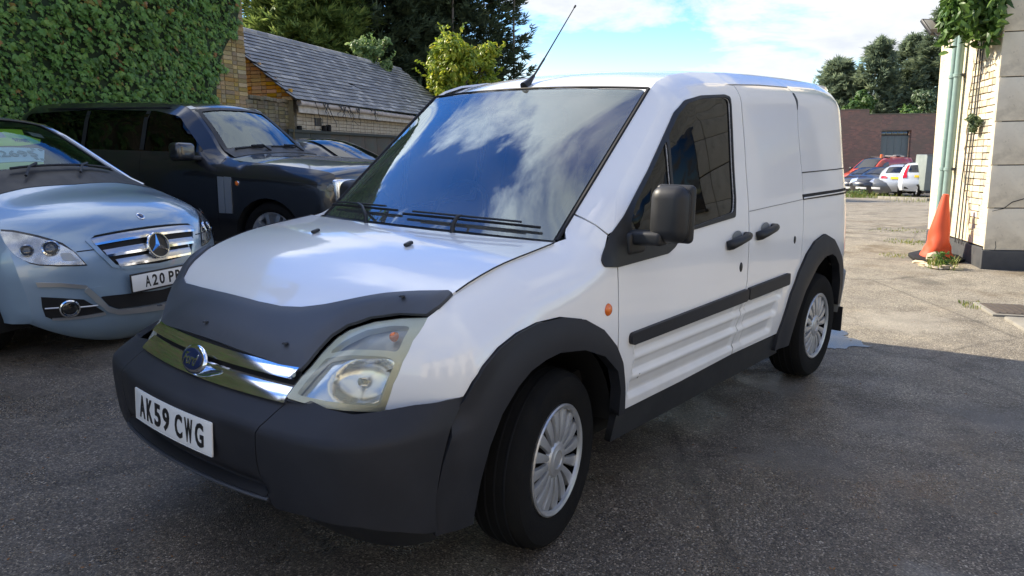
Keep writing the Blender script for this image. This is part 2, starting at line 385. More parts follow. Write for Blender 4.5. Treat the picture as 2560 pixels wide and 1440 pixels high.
def v_rib(x,z):
    """three scooped flutes pressed into the lower doors"""
    if z>.668 or z<.41: return 0.
    g=0.
    for z0,z1,x0,x1 in ((.602,.655,-.50,-2.03),(.520,.594,-.50,-1.985),(.428,.512,-.48,-1.94)):
        if z0<=z<=z1:
            for xa,xb in ((x0,-1.47),(-1.54,x1)):
                if xb<=x<=xa: g=max(g,.024*sstep(xa,xa-.035,x)*sstep(xb,xb+.035,x)*sstep(0,.22,(z-z0)/(z1-z0))*(1-.75*(z-z0)/(z1-z0))*sstep(1.,.93,(z-z0)/(z1-z0)))
            g=max(g,.016*sstep(-1.40,-1.46,x)*sstep(-1.60,-1.54,x)*sstep(0,.22,(z-z0)/(z1-z0))*(1-.75*(z-z0)/(z1-z0))*sstep(1.,.93,(z-z0)/(z1-z0)))
    return g
def v_side(x,z,rib=True):
    d,(E,r)=near_poly(V_TOP,x,z)
    y=V_S(z)-E*max(0.,1-d/r)**2.2
    if x>.3:
        k=sstep(.58,.645,z); y-=(1-k)*.07*((x-.3)/.4)**2.5
        if x>.38: y-=k*.19*((x-.38)/.22)**1.8
    if x<-2.75: y*=max(0.,1-min(1,((-2.75-x)/.66))**4)**.25
    if rib: y-=v_rib(x,z)
    return y
V_R=Tab([(-.80,1.655),(-.862,1.678),(-.95,1.712),(-1.1,1.75),(-1.5,1.793),(-2,1.818),(-2.6,1.826),(-3.2,1.818),(-3.42,1.79)])
def v_roof(x,y): return V_R(x+.12*(y/.65)**2*sstep(-1.4,-.9,x)*.6)-.037*(y/.62)**2
V_X=Tab([(.36,.88),(.385,.925),(.40,.928),(.412,.90),(.42,.895),(.445,.915),(.475,.928),(.56,.936),(.601,.936),(.611,.933),(.618,.920),(.64,.885),(.668,.838),(.69,.808),(.75,.78)])
V_X2=Tab([(.22,.80),(.26,.86),(.33,.905),(.45,.930),(.56,.936),(.597,.934),(.609,.928),(.618,.915),(.64,.882),(.668,.838),(.70,.80),(.80,.77)])
def v_bump(s,z,off=0.):
    """s: distance round the bumper from its middle, z: height"""
    sg=1 if s>=0 else -1; s=abs(s)
    w=sstep(.5,.40,s)
    X=V_X(z)*w+V_X2(z)*(1-w)+off
    b=.872+off-(0 if z>.3 else (.3-z)*.15)-max(0,(z-.6))*(.15+.75*sstep(1.05,.8,s))
    if s<=.55: return (X-.2*s*s,sg*s)
    t=min(1,(s-.55)/.62)
    p0=(X-.0605,.55); p1=(X-.0605-.22*.17,.72); p2=(X-.16,b); p3=(.32,b+.0)
    u=1-t
    return (u**3*p0[0]+3*u*u*t*p1[0]+3*u*t*t*p2[0]+t**3*p3[0],sg*(u**3*p0[1]+3*u*u*t*p1[1]+3*u*t*t*p2[1]+t**3*p3[1]))
def v_wind(v,t):
    """v in -1..1 across, t 0 at the foot and 1 at the head"""
    yb,yt=.697,.648
    x0=-.214+.112*(1-v*v); z0=1.077+.014*(1-v*v); x1=-.913+.05*(1-v*v); z1=1.656+.018*(1-v*v)
    b=math.sin(math.pi*t)*(1-v**4)
    return (x0+(x1-x0)*t+.018*b,(yb+(yt-yb)*t)*v,z0+(z1-z0)*t+.024*b)
# ---------------------------------------------------------------- surfaces of the other cars
def smooth_line(pts,n):
    """Catmull-Rom through points with any number of columns, n steps a span"""
    out=[]; m=len(pts[0])
    for i in range(len(pts)-1):
        p0=pts[max(0,i-1)];p1=pts[i];p2=pts[i+1];p3=pts[min(len(pts)-1,i+2)]
        for k in range(n):
            t=k/n
            out.append(tuple(.5*(2*p1[c]+(p2[c]-p0[c])*t+(2*p0[c]-5*p1[c]+4*p2[c]-p3[c])*t*t+(3*p1[c]-p0[c]-3*p2[c]+p3[c])*t**3) for c in range(m)))
    out.append(tuple(pts[-1])); return out
class CarSurf:
    """a car body: its side y(x,z) and the strip u,v that runs over it from front bumper to rear bumper.
    edge: (x,z,drop,radius,crown) from the nose over the roof to the tail, x 0 at the nose and falling to the rear"""
    def __init__(s,edge,width,n=3,front=(-.2,.12,.4),rear=None,q=2.2):
        s.raw=edge; s.edge=smooth_line(edge,n); s.W=Tab(width); s.front=front; s.rear=rear; s.q=q
        s.n=len(s.edge)-1; s.vk=None
    def side(s,x,z):
        d,(E,r,c)=near_poly(s.edge,x,z)
        y=s.W(z)-E*max(0.,1-d/r)**2.2
        a,k,l=s.front
        if x>a: y-=k*((x-a)/l)**2.3
        if s.rear:
            a,k,l=s.rear
            if x<a: y-=k*((a-x)/l)**2.3
        return y
    def side3(s,x,z,off=0.): return (x,s.side(x,z)+off,z)
    def at(s,u):
        u=max(0,min(s.n-1e-6,u)); i=int(u); t=u-i
        return tuple(a+(b-a)*t for a,b in zip(s.edge[i],s.edge[i+1]))
    def strip(s,u,v,off=0.):
        """u in spans of the raw edge, v -1..1 across"""
        uu=u*s.n/(len(s.raw)-1)
        p=s.at(uu); a=s.at(uu-.6); b=s.at(uu+.6)
        dx,dz=b[0]-a[0],b[1]-a[1]; l=math.hypot(dx,dz) or 1
        nx,nz=dz/l,-dx/l
        c=p[4]*(1-abs(v)**s.q)+off
        return (p[0]+nx*c,s.side(p[0],p[1])*v,p[1]+nz*c)
CarSurf.pt=lambda s,u,v,off=0.: s.strip(u,v*(s.vk(u) if s.vk else 1.),off)
MERC=CarSurf([(-.345,.255,.05,.1,.27),(-.30,.30,.05,.15,.28),(-.29,.46,.05,.2,.275),(-.31,.62,.04,.2,.275),(-.37,.76,.04,.2,.245),(-.50,.885,.07,.2,.145),(-.75,.995,.12,.2,.08),(-1.04,1.10,.15,.18,.105),
   (-1.45,1.33,.14,.2,.10),(-1.84,1.525,.13,.2,.06),(-2.4,1.575,.14,.22,.035),(-3.2,1.555,.15,.22,.04),(-3.85,1.44,.15,.2,.08),(-4.10,1.05,.10,.2,.12),(-4.17,.6,.08,.2,.1),(-4.1,.25,.06,.1,.1)],
   [(.15,.80),(.35,.85),(.6,.885),(.8,.885),(1.0,.86),(1.3,.78),(1.58,.68)],n=4,front=(-.75,.02,.45),rear=(-3.5,.1,.6),q=2.4)
RANGE=CarSurf([(-.10,.30,.05,.1,.06),(-.07,.45,.05,.1,.08),(-.06,.75,.05,.12,.07),(-.07,.98,.06,.12,.06),(-.16,1.09,.09,.14,.05),(-.8,1.155,.10,.14,.06),(-1.50,1.215,.14,.14,.05),
   (-1.83,1.48,.17,.16,.07),(-2.14,1.735,.17,.18,.05),(-2.5,1.80,.16,.16,.03),(-3.5,1.82,.16,.16,.03),(-4.55,1.79,.16,.16,.04),(-4.75,1.55,.12,.2,.06),(-4.90,1.05,.08,.15,.08),(-4.92,.6,.06,.1,.06),(-4.85,.35,.05,.1,.05)],
   [(.3,.95),(.6,.985),(1.0,.98),(1.15,.965),(1.25,.93),(1.5,.85),(1.82,.75)],n=4,front=(-.4,.03,.35),rear=(-4.5,.1,.4),q=2.6)
# ---------------------------------------------------------------- ground
FH=Vector((-.762,-.648,0)).normalized(); RH=Vector((-.648,.762,0)).normalized(); CAM=Vector((2.016,2.379,0))
def gz(x,y):
    d=(x-CAM.x)*FH.x+(y-CAM.y)*FH.y
    t=max(0.,min(d,52.)-11.)
    return -.0545*t*t/(t+3.)
def at_dl(d,l): p=CAM+FH*d+RH*l; return Vector((p.x,p.y,gz(p.x,p.y)))
V=[];Fc=[]
D=[-300,-120,-50,-25,-12,-6,-3]+[i*.75 for i in range(0,28)]+[21+i*1.5 for i in range(1,26)]+[65,80,110,160,260,420,800]
L=[-500,-220,-110,-60,-35,-22]+[-16+i*1. for i in range(0,33)]+[22,35,60,110,220,500]
for d in D:
    for l in L: V.append(at_dl(d,l))
n=len(L)
for i in range(len(D)-1):
    for j in range(n-1): a=i*n+j; Fc.append((a,a+1,a+n+1,a+n))
g=mat('yard_asphalt',(.06,.06,.06),.7); t=NT(g); v=t.coord('Object')
big=t.noise(v,.55,5,.62); mid=t.noise(v,3.1,5,.65); fine=t.noise(v,26,3,.6)
st=t.voro(v,165.,'Color'); stv=t.n('ShaderNodeSeparateColor'); t.l(st,stv.inputs[0])
stone=t.ramp(stv.outputs[0],[(0,(.040,.033,.025)),(.45,(.100,.082,.062)),(.80,(.155,.128,.096)),(.93,(.26,.215,.16)),(.985,(.38,.325,.25)),(1,(.5,.44,.35))])
dry=t.ramp(stv.outputs[0],[(0,(.12,.105,.08)),(.5,(.24,.215,.165)),(.85,(.34,.305,.24)),(1,(.50,.45,.37))])
sx=t.n('ShaderNodeSeparateXYZ'); t.l(v,sx.inputs[0])
# worn, dry grit further up the yard; tarry dark surface round the van
far=t.math('ADD',t.math('MULTIPLY',sx.outputs[0],-.42),t.math('MULTIPLY',sx.outputs[1],.10))
far=t.math('ADD',far,t.math('MULTIPLY',t.math('SUBTRACT',big,.5),2.4)); far=t.math('ADD',far,t.math('MULTIPLY',t.math('SUBTRACT',mid,.5),.9))
fm=t.ramp(t.math('MULTIPLY',t.math('SUBTRACT',far,.8),.5),[(.0,0.),(.7,1.)])
c=t.mix(fm,stone,dry)
moss=t.ramp(t.noise(v,1.3,6,.7),[(.52,0.),(.66,1.)])
moss=t.math('MULTIPLY',moss,t.ramp(t.math('MULTIPLY',far,.2),[(.35,0.),(.75,1.)]))
c=t.mix(t.math('MULTIPLY',moss,.75),c,(.12,.085,.045))
patch=t.ramp(mid,[(.30,(.62,.60,.58)),(.52,(1,1,1)),(.72,(1.35,1.33,1.28))]); c=t.mix(.75,c,patch,'MULTIPLY')
lt=t.ramp(t.noise(v,1.15,7,.7,.4),[(.57,0.),(.66,1.)]); c=t.mix(t.math('MULTIPLY',lt,.38),c,(.21,.19,.16))
dkp=t.ramp(t.noise(v,.9,5,.6,.5),[(.56,0.),(.66,1.)]); c=t.mix(t.math('MULTIPLY',dkp,.45),c,(.022,.019,.017))
for (px_,py_,pr_,pc_) in ((-.66,2.03,.16,(.30,.285,.25)),(-2.55,1.83,.30,(.20,.185,.16)),(-2.36,.79,.26,(.17,.16,.14)),(-1.35,1.25,.35,(.13,.12,.105)),(1.3,.55,.30,(.15,.135,.115)),(-4.6,.9,.5,(.36,.33,.27))):
    vm=t.n('ShaderNodeVectorMath'); vm.operation='DISTANCE'; t.l(v,vm.inputs[0]); vm.inputs[1].default_value=(px_,py_,0)
    dd=t.math('ADD',t.math('DIVIDE',vm.outputs['Value'],pr_),t.math('MULTIPLY',t.math('SUBTRACT',t.noise(v,5,6,.7,.4),.5),2.2)); c=t.mix(t.math('MULTIPLY',t.ramp(dd,[(.35,1.),(1.,0.)]),.55),c,pc_)      # worn patches
crk=t.ramp(t.voro(t.mix(.12,v,t.noise(v,2.5,3)),.43,'Distance','DISTANCE_TO_EDGE'),[(.0,1.),(.010,0.)]); c=t.mix(t.math('MULTIPLY',crk,.4),c,(.014,.012,.011))
t.col(c)
wet=t.ramp(t.noise(v,1.7,4,.6,.3),[(.42,.20),(.60,.60)]); t.rough(t.mix(fm,wet,.9)); t.b.inputs['Specular IOR Level'].default_value=.55
h=t.math('ADD',t.math('MULTIPLY',t.voro(v,165.,'Distance'),-.8),t.math('MULTIPLY',fine,.6)); t.bump(h,.8,.007)
tag(obj('ground',V,Fc,g),'dark wet asphalt yard with worn gritty patches','ground',kind='structure')
# puddle behind the rear wheel
water=mat('puddle_water',(.03,.027,.022),.03,spec=.45,alpha=.85); 
def flat(z): return lambda x,y:(x,y,gz(x,y)+z)
pq=random.Random(3); pp=[(-3.16,.50),(-3.26,.64),(-3.36,.76),(-3.48,.86),(-3.60,.93),(-3.70,.86),(-3.74,.76),(-3.90,.72),(-4.02,.64),(-3.90,.50),(-3.78,.42),(-3.70,.28),(-3.50,.22),(-3.42,.10),(-3.22,.05),(-3.02,.12),(-2.96,.28),(-3.05,.42)]
pp=[(x+pq.gauss(0,.025),y+pq.gauss(0,.025)) for x,y in resample(rounded(pp,.1,3),.05)]
pw=panel('puddle',flat(.005),pp,water,None,res=.15,thick=0); tag(pw,'shallow puddle reflecting the sky behind the rear wheel of the van','puddle',kind='structure')
# ---------------------------------------------------------------- brickwork helper
def brick_mesh(name,l,h,d,mt,k):
    rnd=random.Random(k); bm=bmesh.new(); bmesh.ops.create_cube(bm,size=1)
    for v in bm.verts: v.co=Vector((v.co.x*l+rnd.uniform(-.003,.003),v.co.y*d+rnd.uniform(-.003,.003),v.co.z*h+rnd.uniform(-.0025,.0025)))
    bmesh.ops.bevel(bm,geom=[e for e in bm.edges if all(v.co.y>0 for v in e.verts)],offset=.004,segments=1,affect='EDGES')
    me=bpy.data.meshes.new(name); bm.to_mesh(me); bm.free(); me.materials.append(mt); return me
def bricks(parent,x0,x1,z0,z1,mask,mt,name='brick',y=0.,L=.215,H=.065,J=.010,rot=None,flemish=True,limit=300,skip=None):
    """lay courses in the parent's x-z plane, faces at y (+y outwards); each brick an object, the rest of a large wall joined"""
    full=[brick_mesh(name,L,H,.06,mt,k) for k in range(4)]; half=[brick_mesh(name,L/2-.005,H,.06,mt,k+9) for k in range(3)]
    row=0;z=z0;cnt=0;rest=bmesh.new();nr=0
    rnd=random.Random(int(x0*100+z0*10)+5)
    while z<z1:
        x=x0-(L*.5+J*.5 if row%2 else 0);k=row
        while x<x1:
            hf=flemish and k%2==1; l=(L/2-.005) if hf else L; cx=x+l/2; cz=z+H/2
            if mask(cx,cz):
                me=rnd.choice(half if hf else full)
                p=Vector((cx,y-.03+rnd.uniform(-.004,.004),cz+rnd.uniform(-.002,.002)))
                if cnt<limit:
                    o=bpy.data.objects.new(name,me); COL.objects.link(o); o.parent=parent
                    o.matrix_local=(rot or Matrix.Identity(4))@(Matrix.Translation(p)@Matrix.Rotation(rnd.uniform(-.006,.006),4,'Y')); cnt+=1
                else:
                    s=len(rest.verts); rest.from_mesh(me); rest.verts.ensure_lookup_table()
                    mm=(rot or Matrix.Identity(4))@Matrix.Translation(p)
                    for v in rest.verts[s:]: v.co=mm@v.co
                    nr+=1
            x+=l+J;k+=1
        z+=H+J;row+=1
    if nr: r=bm_obj(name+'work',rest,mt,parent); r['kind']='stuff'
    else: rest.free()
def upright(o,ex):
    ex=Vector(ex).normalized(); ey=UP.cross(ex).normalized(); ex=ey.cross(UP)
    return Matrix(((ex.x,ey.x,UP.x,o[0]),(ex.y,ey.y,UP.y,o[1]),(ex.z,ey.z,UP.z,o[2]),(0,0,0,1)))
def building(name,label,cat,o,ex):
    e=thing(name,label,cat); e.matrix_world=upright(o,ex); return e
yb=noisy('yellow_stock_brick',(.36,.25,.105),(.27,.195,.085),22,(.8,.95),.35,90,True,bdist=.003)
ob=noisy('orange_brick',(.50,.27,.065),(.42,.22,.06),22,(.8,.95),.35,90,True,bdist=.003)
db=noisy('dirty_brick',(.20,.165,.095),(.12,.10,.065),14,(.85,.95),.4,90,True,bdist=.003)
cb=noisy('flaking_painted_brick',(.68,.60,.44),(.58,.50,.35),18,(.75,.9),.4,70,True,bdist=.004)
mortar=noisy('mortar',(.19,.165,.12),(.12,.105,.08),20,(.9,.95),.4,80)
mortar_y=noisy('yellow_mortar',(.24,.19,.10),(.16,.13,.075),20,(.9,.95),.4,80)
# ---------------------------------------------------------------- left: house wall under ivy
K=Vector((-5.742,-10.473,0)); K.z=gz(K.x,K.y)
house=building('brick_house','tall yellow brick house whose side wall is buried under ivy','house',K,(.95,.31,0))
def wall_block(name,x0,x1,y0,y1,z0,z1,mt,parent):
    return box(name,(x1-x0,y1-y0,z1-z0),((x0+x1)/2,(y0+y1)/2,(z0+z1)/2),mt,parent)
wall_block('wall',0.012,6.2,-7,-.012,-.3,5.6,mortar_y,house); wall_block('wall',6.2,20,-7,-.012,-.3,7.2,mortar_y,house)
slate_far=noisy('house_slate',(.07,.072,.08),(.10,.10,.105),9,(.6,.8),.3,60)
roofv=[(5.9,.35,7.1),(20.3,.35,7.1),(20.3,-3.5,9.2),(5.9,-3.5,9.2),(20.3,-7.3,7.1),(5.9,-7.3,7.1)]
obj('roof',roofv,[(0,1,2,3),(3,2,4,5)],slate_far,house,False); box('bargeboard',(14.4,.05,.25),(13.1,.37,7.0),M['inner'],house)
ivb=Tab([(1.2,1.15),(1.96,.92),(2.07,.80),(2.44,.73),(2.93,.54),(3.38,.20),(3.75,.05),(4.3,.0),(6,.0)])
bricks(house,0,1.35,1.42,5.4,lambda x,z: x<ivb(z)+.2 and x>.05,yb,y=.0,limit=300)
# ivy
def leaf_shape(kind):
    if kind=='ivy': return [(0,-.45),(.30,-.42),(.52,-.10),(.27,.02),(.34,.25),(.12,.22),(0,.58),(-.12,.22),(-.34,.25),(-.27,.02),(-.52,-.10),(-.30,-.42)]
    if kind=='oval': return [(0,-.5),(.17,-.30),(.24,0),(.16,.3),(0,.55),(-.16,.3),(-.24,0),(-.17,-.30)]
    if kind=='broad': return [(0,-.5),(.27,-.32),(.36,0),(.24,.3),(0,.55),(-.24,.3),(-.36,0),(-.27,-.32)]
class Leaves:
    """thousands of small folded leaves gathered into one mesh"""
    def __init__(s): s.V=[];s.F=[]
    def add(s,p,nrm,up,size,kind,fold=.18):
        n=Vector(nrm).normalized(); u=Vector(up); u=(u-n*u.dot(n))
        if u.length<1e-4: u=n.orthogonal()
        u.normalize(); r=u.cross(n); b=len(s.V); sh=leaf_shape(kind); p=Vector(p)
        s.V.append(p+n*(fold*.5*size))
        for a,c in sh: s.V.append(p+r*(a*size)+u*(c*size)-n*(abs(a)*fold*2*size))
        k=len(sh)
        for i in range(k): s.F.append((b,b+1+i,b+1+(i+1)%k))
    def build(s,name,mt,parent=None): return obj(name,s.V,s.F,mt,parent,False)
ivym=leaf_mat('ivy_leaf',[(0,(.055,.12,.026)),(.35,(.095,.20,.038)),(.7,(.15,.28,.055)),(.94,(.22,.34,.07)),(.97,(.25,.21,.045)),(1,(.30,.14,.04))],.36,.25)
ivy=thing('ivy','thick green ivy hanging over the house wall above the black car','ivy'); ivy.matrix_world=house.matrix_world.copy()
rnd=random.Random(3)
def ivy_y(x,z):
    return max(.05,.18+.15*math.sin(x*2.1+z*.7)+.12*math.sin(z*3.3+x*1.2)+.10*math.sin(x*7.1+1)*math.sin(z*6.2)+.06*math.sin(x*13+z*11))
Lv=Leaves(); singles=[]
shapes=[]
for k in range(5):
    q=Leaves(); q.add((0,0,0),(0,1,0),(0,0,-1),1.,'ivy',.12+.05*k); shapes.append(mesh('leaf',q.V,q.F,ivym,False))
N=0
for i in range(23000):
    dense=i<19000
    x=rnd.uniform(-.05,6.3) if dense else rnd.uniform(5.5,14); z=rnd.uniform(1.0,6.1) if dense else rnd.uniform(.3,7.2)
    b=ivb(z)+.10*math.sin(z*9)+.06*math.sin(z*23)
    if x<b+rnd.random()**2*.05: continue
    dep=rnd.random()
    y=max(.02,min(1,(x-b)/.35))*ivy_y(x,z)*(.25+.75*dep)+.03
    s=(.042+.080*rnd.random()**1.6)*(1 if dense else 1.7)*(1.05 if rnd.random()>.2 else .7)
    nr=(rnd.gauss(0,.35),1,.35+rnd.gauss(0,.35)); up=(rnd.gauss(0,.5),.25,-1)
    if dense and N<300 and x<4.6 and 1.9<z<4. and dep>.9:
        o=bpy.data.objects.new('leaf',shapes[N%5]); COL.objects.link(o); o.parent=ivy
        n=Vector(nr).normalized();u=Vector(up);u=(u-n*u.dot(n)).normalized();r=u.cross(n)
        # the single leaf meshes look along +y with their tip down
        m=Matrix(((-r.x,n.x,-u.x,x),(-r.y,n.y,-u.y,y+.02),(-r.z,n.z,-u.z,z),(0,0,0,1)))
        o.matrix_local=m@Matrix.Scale(s*1.15,4); N+=1
    else: Lv.add((x,y,z),nr,up,s,'ivy')
fo=Lv.build('foliage',ivym,ivy); fo['kind']='stuff'
dk=mat('ivy_shade_sheet',(.020,.035,.012),.9)
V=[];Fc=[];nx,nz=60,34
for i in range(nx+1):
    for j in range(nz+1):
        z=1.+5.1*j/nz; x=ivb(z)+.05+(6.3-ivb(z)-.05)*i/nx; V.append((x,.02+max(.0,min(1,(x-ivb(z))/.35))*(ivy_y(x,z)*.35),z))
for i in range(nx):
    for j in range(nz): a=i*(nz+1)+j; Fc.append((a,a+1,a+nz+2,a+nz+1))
o=obj('stems',V,Fc,dk,ivy);  # dark sheet behind the leaves, painting the shade between them; no stems
# ---------------------------------------------------------------- left: slate-roofed outbuilding
outb=building('slate_outbuilding','low brick outbuilding with a grey slate roof and white gutter','outbuilding',K,(.916,.40,0))
wall_block('wall',-1.5,.0,-.5,-.022,-.3,2.20,mortar,outb)
bricks(outb,-1.50,-.005,1.30,2.20,lambda x,z:-1.5<x-.1 and x<-.02,db,y=-.0)
rng=random.Random(5)
for i in range(14):
    x=-.02-i*.105; box('coping_brick',(.098,.26,.066),(x-.05,-.10,2.235+rng.uniform(-.012,.012)),db,outb,.006,Matrix.Rotation(rng.uniform(-.05,.05),3,'Y'))
# gable end under the verge
gmask=lambda y,z: z<2.36-.80*(y-.12) and z>2.2 and y>-1.75
obj('gable_wall',[(-1.27,.12,.0),(-1.27,-3.4,0),(-1.27,-3.4,2.3),(-1.27,-1.7,3.72),(-1.27,.12,2.28)],[(0,1,2,3,4)],mortar_y,outb,False)
rt=Matrix(((0,1,0,-1.255),(-1,0,0,0),(0,0,1,0),(0,0,0,1)))     # local x -> -y, local y -> +x
bricks(outb,-.12,1.75,2.26,3.75,lambda x,z: gmask(-x,z),ob,rot=rt,y=.03)
cw=noisy('flaking_cream_wash',(.50,.43,.32),(.36,.30,.22),5,(.8,.95),.3,40,bdist=.004)
wall_block('wall',-10.2,-1.5,-3.4,-.03,-.3,2.10,mortar,outb)
bricks(outb,-8.2,-1.5,1.66,2.08,lambda x,z:x<-1.52,cw,y=.0,limit=150)
wall_block('pier',-1.62,-1.44,-.06,.012,-.3,1.70,db,outb)
# vent and rags on the painted wall
box('air_brick',(.26,.03,.16),(-2.36,.005,1.885),M['inner'],outb,.005)
for q in range(5): box('air_brick_bar',(.012,.02,.14),(-2.45+q*.045,.018,1.885),db,outb)
white_t=noisy('old_white_board',(.60,.56,.50),(.42,.38,.32),9,(.6,.85),.25,60,bdist=.002)
for i in range(4): box('fascia_board',(2.16,.03,.15),(-2.46-i*2.17,.17,2.10),white_t,outb,.004)
gut=noisy('painted_gutter',(.52,.46,.40),(.36,.30,.26),8,(.5,.8),.2,60)
for i in range(5):
    tube('gutter',[(-1.33-i*1.78,.245,2.205-i*.012),(-1.33-(i+1)*1.78+.03,.245,2.195-i*.012)],.052,gut,outb,14)
    lathe('gutter_joint',[(.052,-.045),(.060,-.04),(.060,.04),(.052,.045)],gut,outb,16,'z').matrix_local=Matrix.Translation((-1.33-i*1.78,.245,2.205-i*.012))@Matrix.Rotation(math.pi/2,4,'Y')
# the slates: 17 courses
slm=mat('slate',(.12,.12,.13),.5); t=NT(slm); v=t.coord('Object'); g_=t.n('ShaderNodeNewGeometry')
rr=t.math('FRACT',t.math('ADD',t.objrand(),t.math('MULTIPLY',g_.outputs['Random Per Island'],7.3)))
c=t.ramp(rr,[(0,(.12,.122,.128)),(.3,(.20,.20,.20)),(.6,(.265,.26,.25)),(.85,(.35,.335,.305)),(1,(.52,.49,.44))])
c=t.mix(t.ramp(t.noise(v,5,5,.6),[(.45,0.),(.7,.7)]),c,(.235,.21,.165)); t.col(c); t.rough(t.ramp(rr,[(0,.42),(1,.62)])); t.bump(t.noise(v,60,4,.6),.3,.002)
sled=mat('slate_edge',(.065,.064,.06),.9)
slm_old=noisy('old_slate',(.10,.105,.118),(.17,.17,.165),4,(.42,.62),.35,70,True,bdist=.002)
def roof_pt(x,s):   # s metres up the slope from the eave, with a slight kick at the foot
    y=.27-.775*s; z=2.245+.632*s-.04*max(0,.7-s)*0; return Vector((x,y,z+.05*max(0,.5-s)**2))
SL=2.52; R_=17; gauge=SL/R_
rs=random.Random(11); cells=[]
for r in range(R_):
    x=-1.10-(.1 if r%2 else 0)
    while x>-10.25: cells.append((r,x)); x-=.225
cells.sort(key=lambda c:c[1],reverse=True)
sm=[]
for k in range(5):
    q=random.Random(k); bm=bmesh.new(); bmesh.ops.create_cube(bm,size=1)
    for v in bm.verts: v.co=Vector((v.co.x*.217+q.uniform(-.002,.002),v.co.y*.26+(q.uniform(-.006,.006) if v.co.y<0 else 0),v.co.z*.017))
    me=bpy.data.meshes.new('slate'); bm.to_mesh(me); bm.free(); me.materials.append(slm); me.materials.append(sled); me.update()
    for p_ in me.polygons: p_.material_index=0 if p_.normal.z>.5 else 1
    sm.append(me)
rest=bmesh.new(); nn=0
slope=(roof_pt(0,1)-roof_pt(0,0)).normalized(); nrm=Vector((0,slope.z,-slope.y)); ex=Vector((1,0,0))
if nrm.z<0: nrm=-nrm
def slate_m(x,s,tilt,rz):
    c=roof_pt(x,s)+nrm*(.016)
    sl=(slope+nrm*(-.11+tilt)).normalized(); e=(-ex+slope*rz).normalized(); nz_=e.cross(sl); 
    return Matrix(((e.x,sl.x,nz_.x,c.x),(e.y,sl.y,nz_.y,c.y),(e.z,sl.z,nz_.z,c.z),(0,0,0,1)))
for i,(r,x) in enumerate(cells):
    s=gauge*(r+.5)+.04
    if (r,round(x,1)) in ((6,-4.7),(3,-3.3)): continue
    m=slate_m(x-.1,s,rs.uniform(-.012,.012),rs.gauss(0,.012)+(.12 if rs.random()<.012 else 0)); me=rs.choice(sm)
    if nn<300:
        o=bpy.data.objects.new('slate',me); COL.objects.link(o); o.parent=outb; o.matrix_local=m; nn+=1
    else:
        s0=len(rest.verts); rest.from_mesh(me); rest.verts.ensure_lookup_table()
        for v in rest.verts[s0:]: v.co=m@v.co
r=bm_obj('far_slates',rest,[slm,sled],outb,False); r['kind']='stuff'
a,b=roof_pt(-1.12,0),roof_pt(-10.2,0); c_,d_=roof_pt(-10.2,SL+.02),roof_pt(-1.12,SL+.02)
e_=Vector((-10.2,-3.6,2.3)); f_=Vector((-1.12,-3.6,2.3))
obj('roof_deck',[p-nrm*.01 for p in (a,b,c_,d_)]+[e_,f_],[(0,1,2,3),(3,2,4,5)],slate_far,outb,False)
for i in range(22):
    p=roof_pt(-1.12-i*.415,SL+.03); V,Fc=tube_geo([p+Vector((.0,0,-.02+rs.uniform(-.006,.006))),p+Vector((-.405,0,-.025))],[.085,.09],10); obj('ridge_tile',V,Fc,slm,outb,True,40)
# gate of weathered sheets below the lintel
gm1=noisy('dark_green_board',(.028,.034,.026),(.045,.048,.038),3,(.6,.85),.2,30); gm2=noisy('mossy_sheet',(.045,.055,.036),(.11,.075,.055),2.2,(.6,.9),.2,30)
gate=thing('timber_gate','dark green weathered gate boards below the lintel of the outbuilding','gate'); gate.matrix_world=outb.matrix_world@Matrix.Translation((0,.06,0))
x=-1.12; k=0
while x>-8.2:
    w=[.8,.82,.85,.75,.62][k%5]; box('board',(w-.012,.03,1.92),(x-w/2,(.0 if k<2 else -.02),.74),gm1 if k<2 else gm2,gate,.003); x-=w;k+=1
box('top_rail',(7.1,.04,.05),(-4.66,.025,1.66),gm1,gate,.004)
for xx,tz in ((-1.55,.06),(-2.52,.10),(-2.70,.12)): 
    lathe('bolt',[(.0,tz+.02),(.05,tz+.015),(.05,0)],M['under'],gate,12,'z',(xx,.0,1.70))
# dead vine on the gutter
vine=thing('dead_vine','bare dead vine twigs trailing over the white gutter','vine'); vine.matrix_world=outb.matrix_world.copy()
rv=random.Random(2)
for i in range(17):
    x=-1.55-rv.random()*3.0; p=[Vector((x,.31,2.25))]
    for q in range(5): p.append(p[-1]+Vector((rv.gauss(-.05,.07),rv.gauss(0,.012),rv.gauss(-.07,.05))))
    tube('twig',p,[.010,.009,.008,.006,.005,.003],M['inner'],vine,5)
# ---------------------------------------------------------------- right: cream painted building
RW0=Vector((-9.996,-.097,0)); RW0.z=0.
cream=mat('flaking_cream_paint',(.66,.58,.42),.8); t=NT(cream); v=t.coord('Object')
c=t.mix(t.ramp(t.noise(v,3.5,6,.65),[(.35,0.),(.7,1.)]),(.72,.64,.47),(.58,.49,.33))
c=t.mix(t.ramp(t.noise(v,30,4,.7),[(.60,0.),(.70,.7)]),c,(.44,.35,.22)); t.col(c)
bk=t.n('ShaderNodeTexBrick'); mp=t.coord('Object',(1,1,1),(0,0,0),(math.radians(90),0,0)); t.l(mp,bk.inputs['Vector']); bk.inputs['Scale'].default_value=1.
bk.inputs['Brick Width'].default_value=.225; bk.inputs['Row Height'].default_value=.075; bk.inputs['Mortar Size'].default_value=.006; bk.inputs['Mortar Smooth'].default_value=.6
t.bump(t.math('ADD',t.math('MULTIPLY',bk.outputs['Fac'],-.5),t.math('MULTIPLY',t.noise(v,25,5,.7),1.2)),.5,.012)
stone_c=noisy('cream_render_block',(.80,.72,.55),(.70,.62,.47),4,(.8,.95),.25,45,bdist=.005)
t=NT(stone_c); v=t.coord('Object'); _c=t.b.inputs['Base Color'].links[0].from_socket
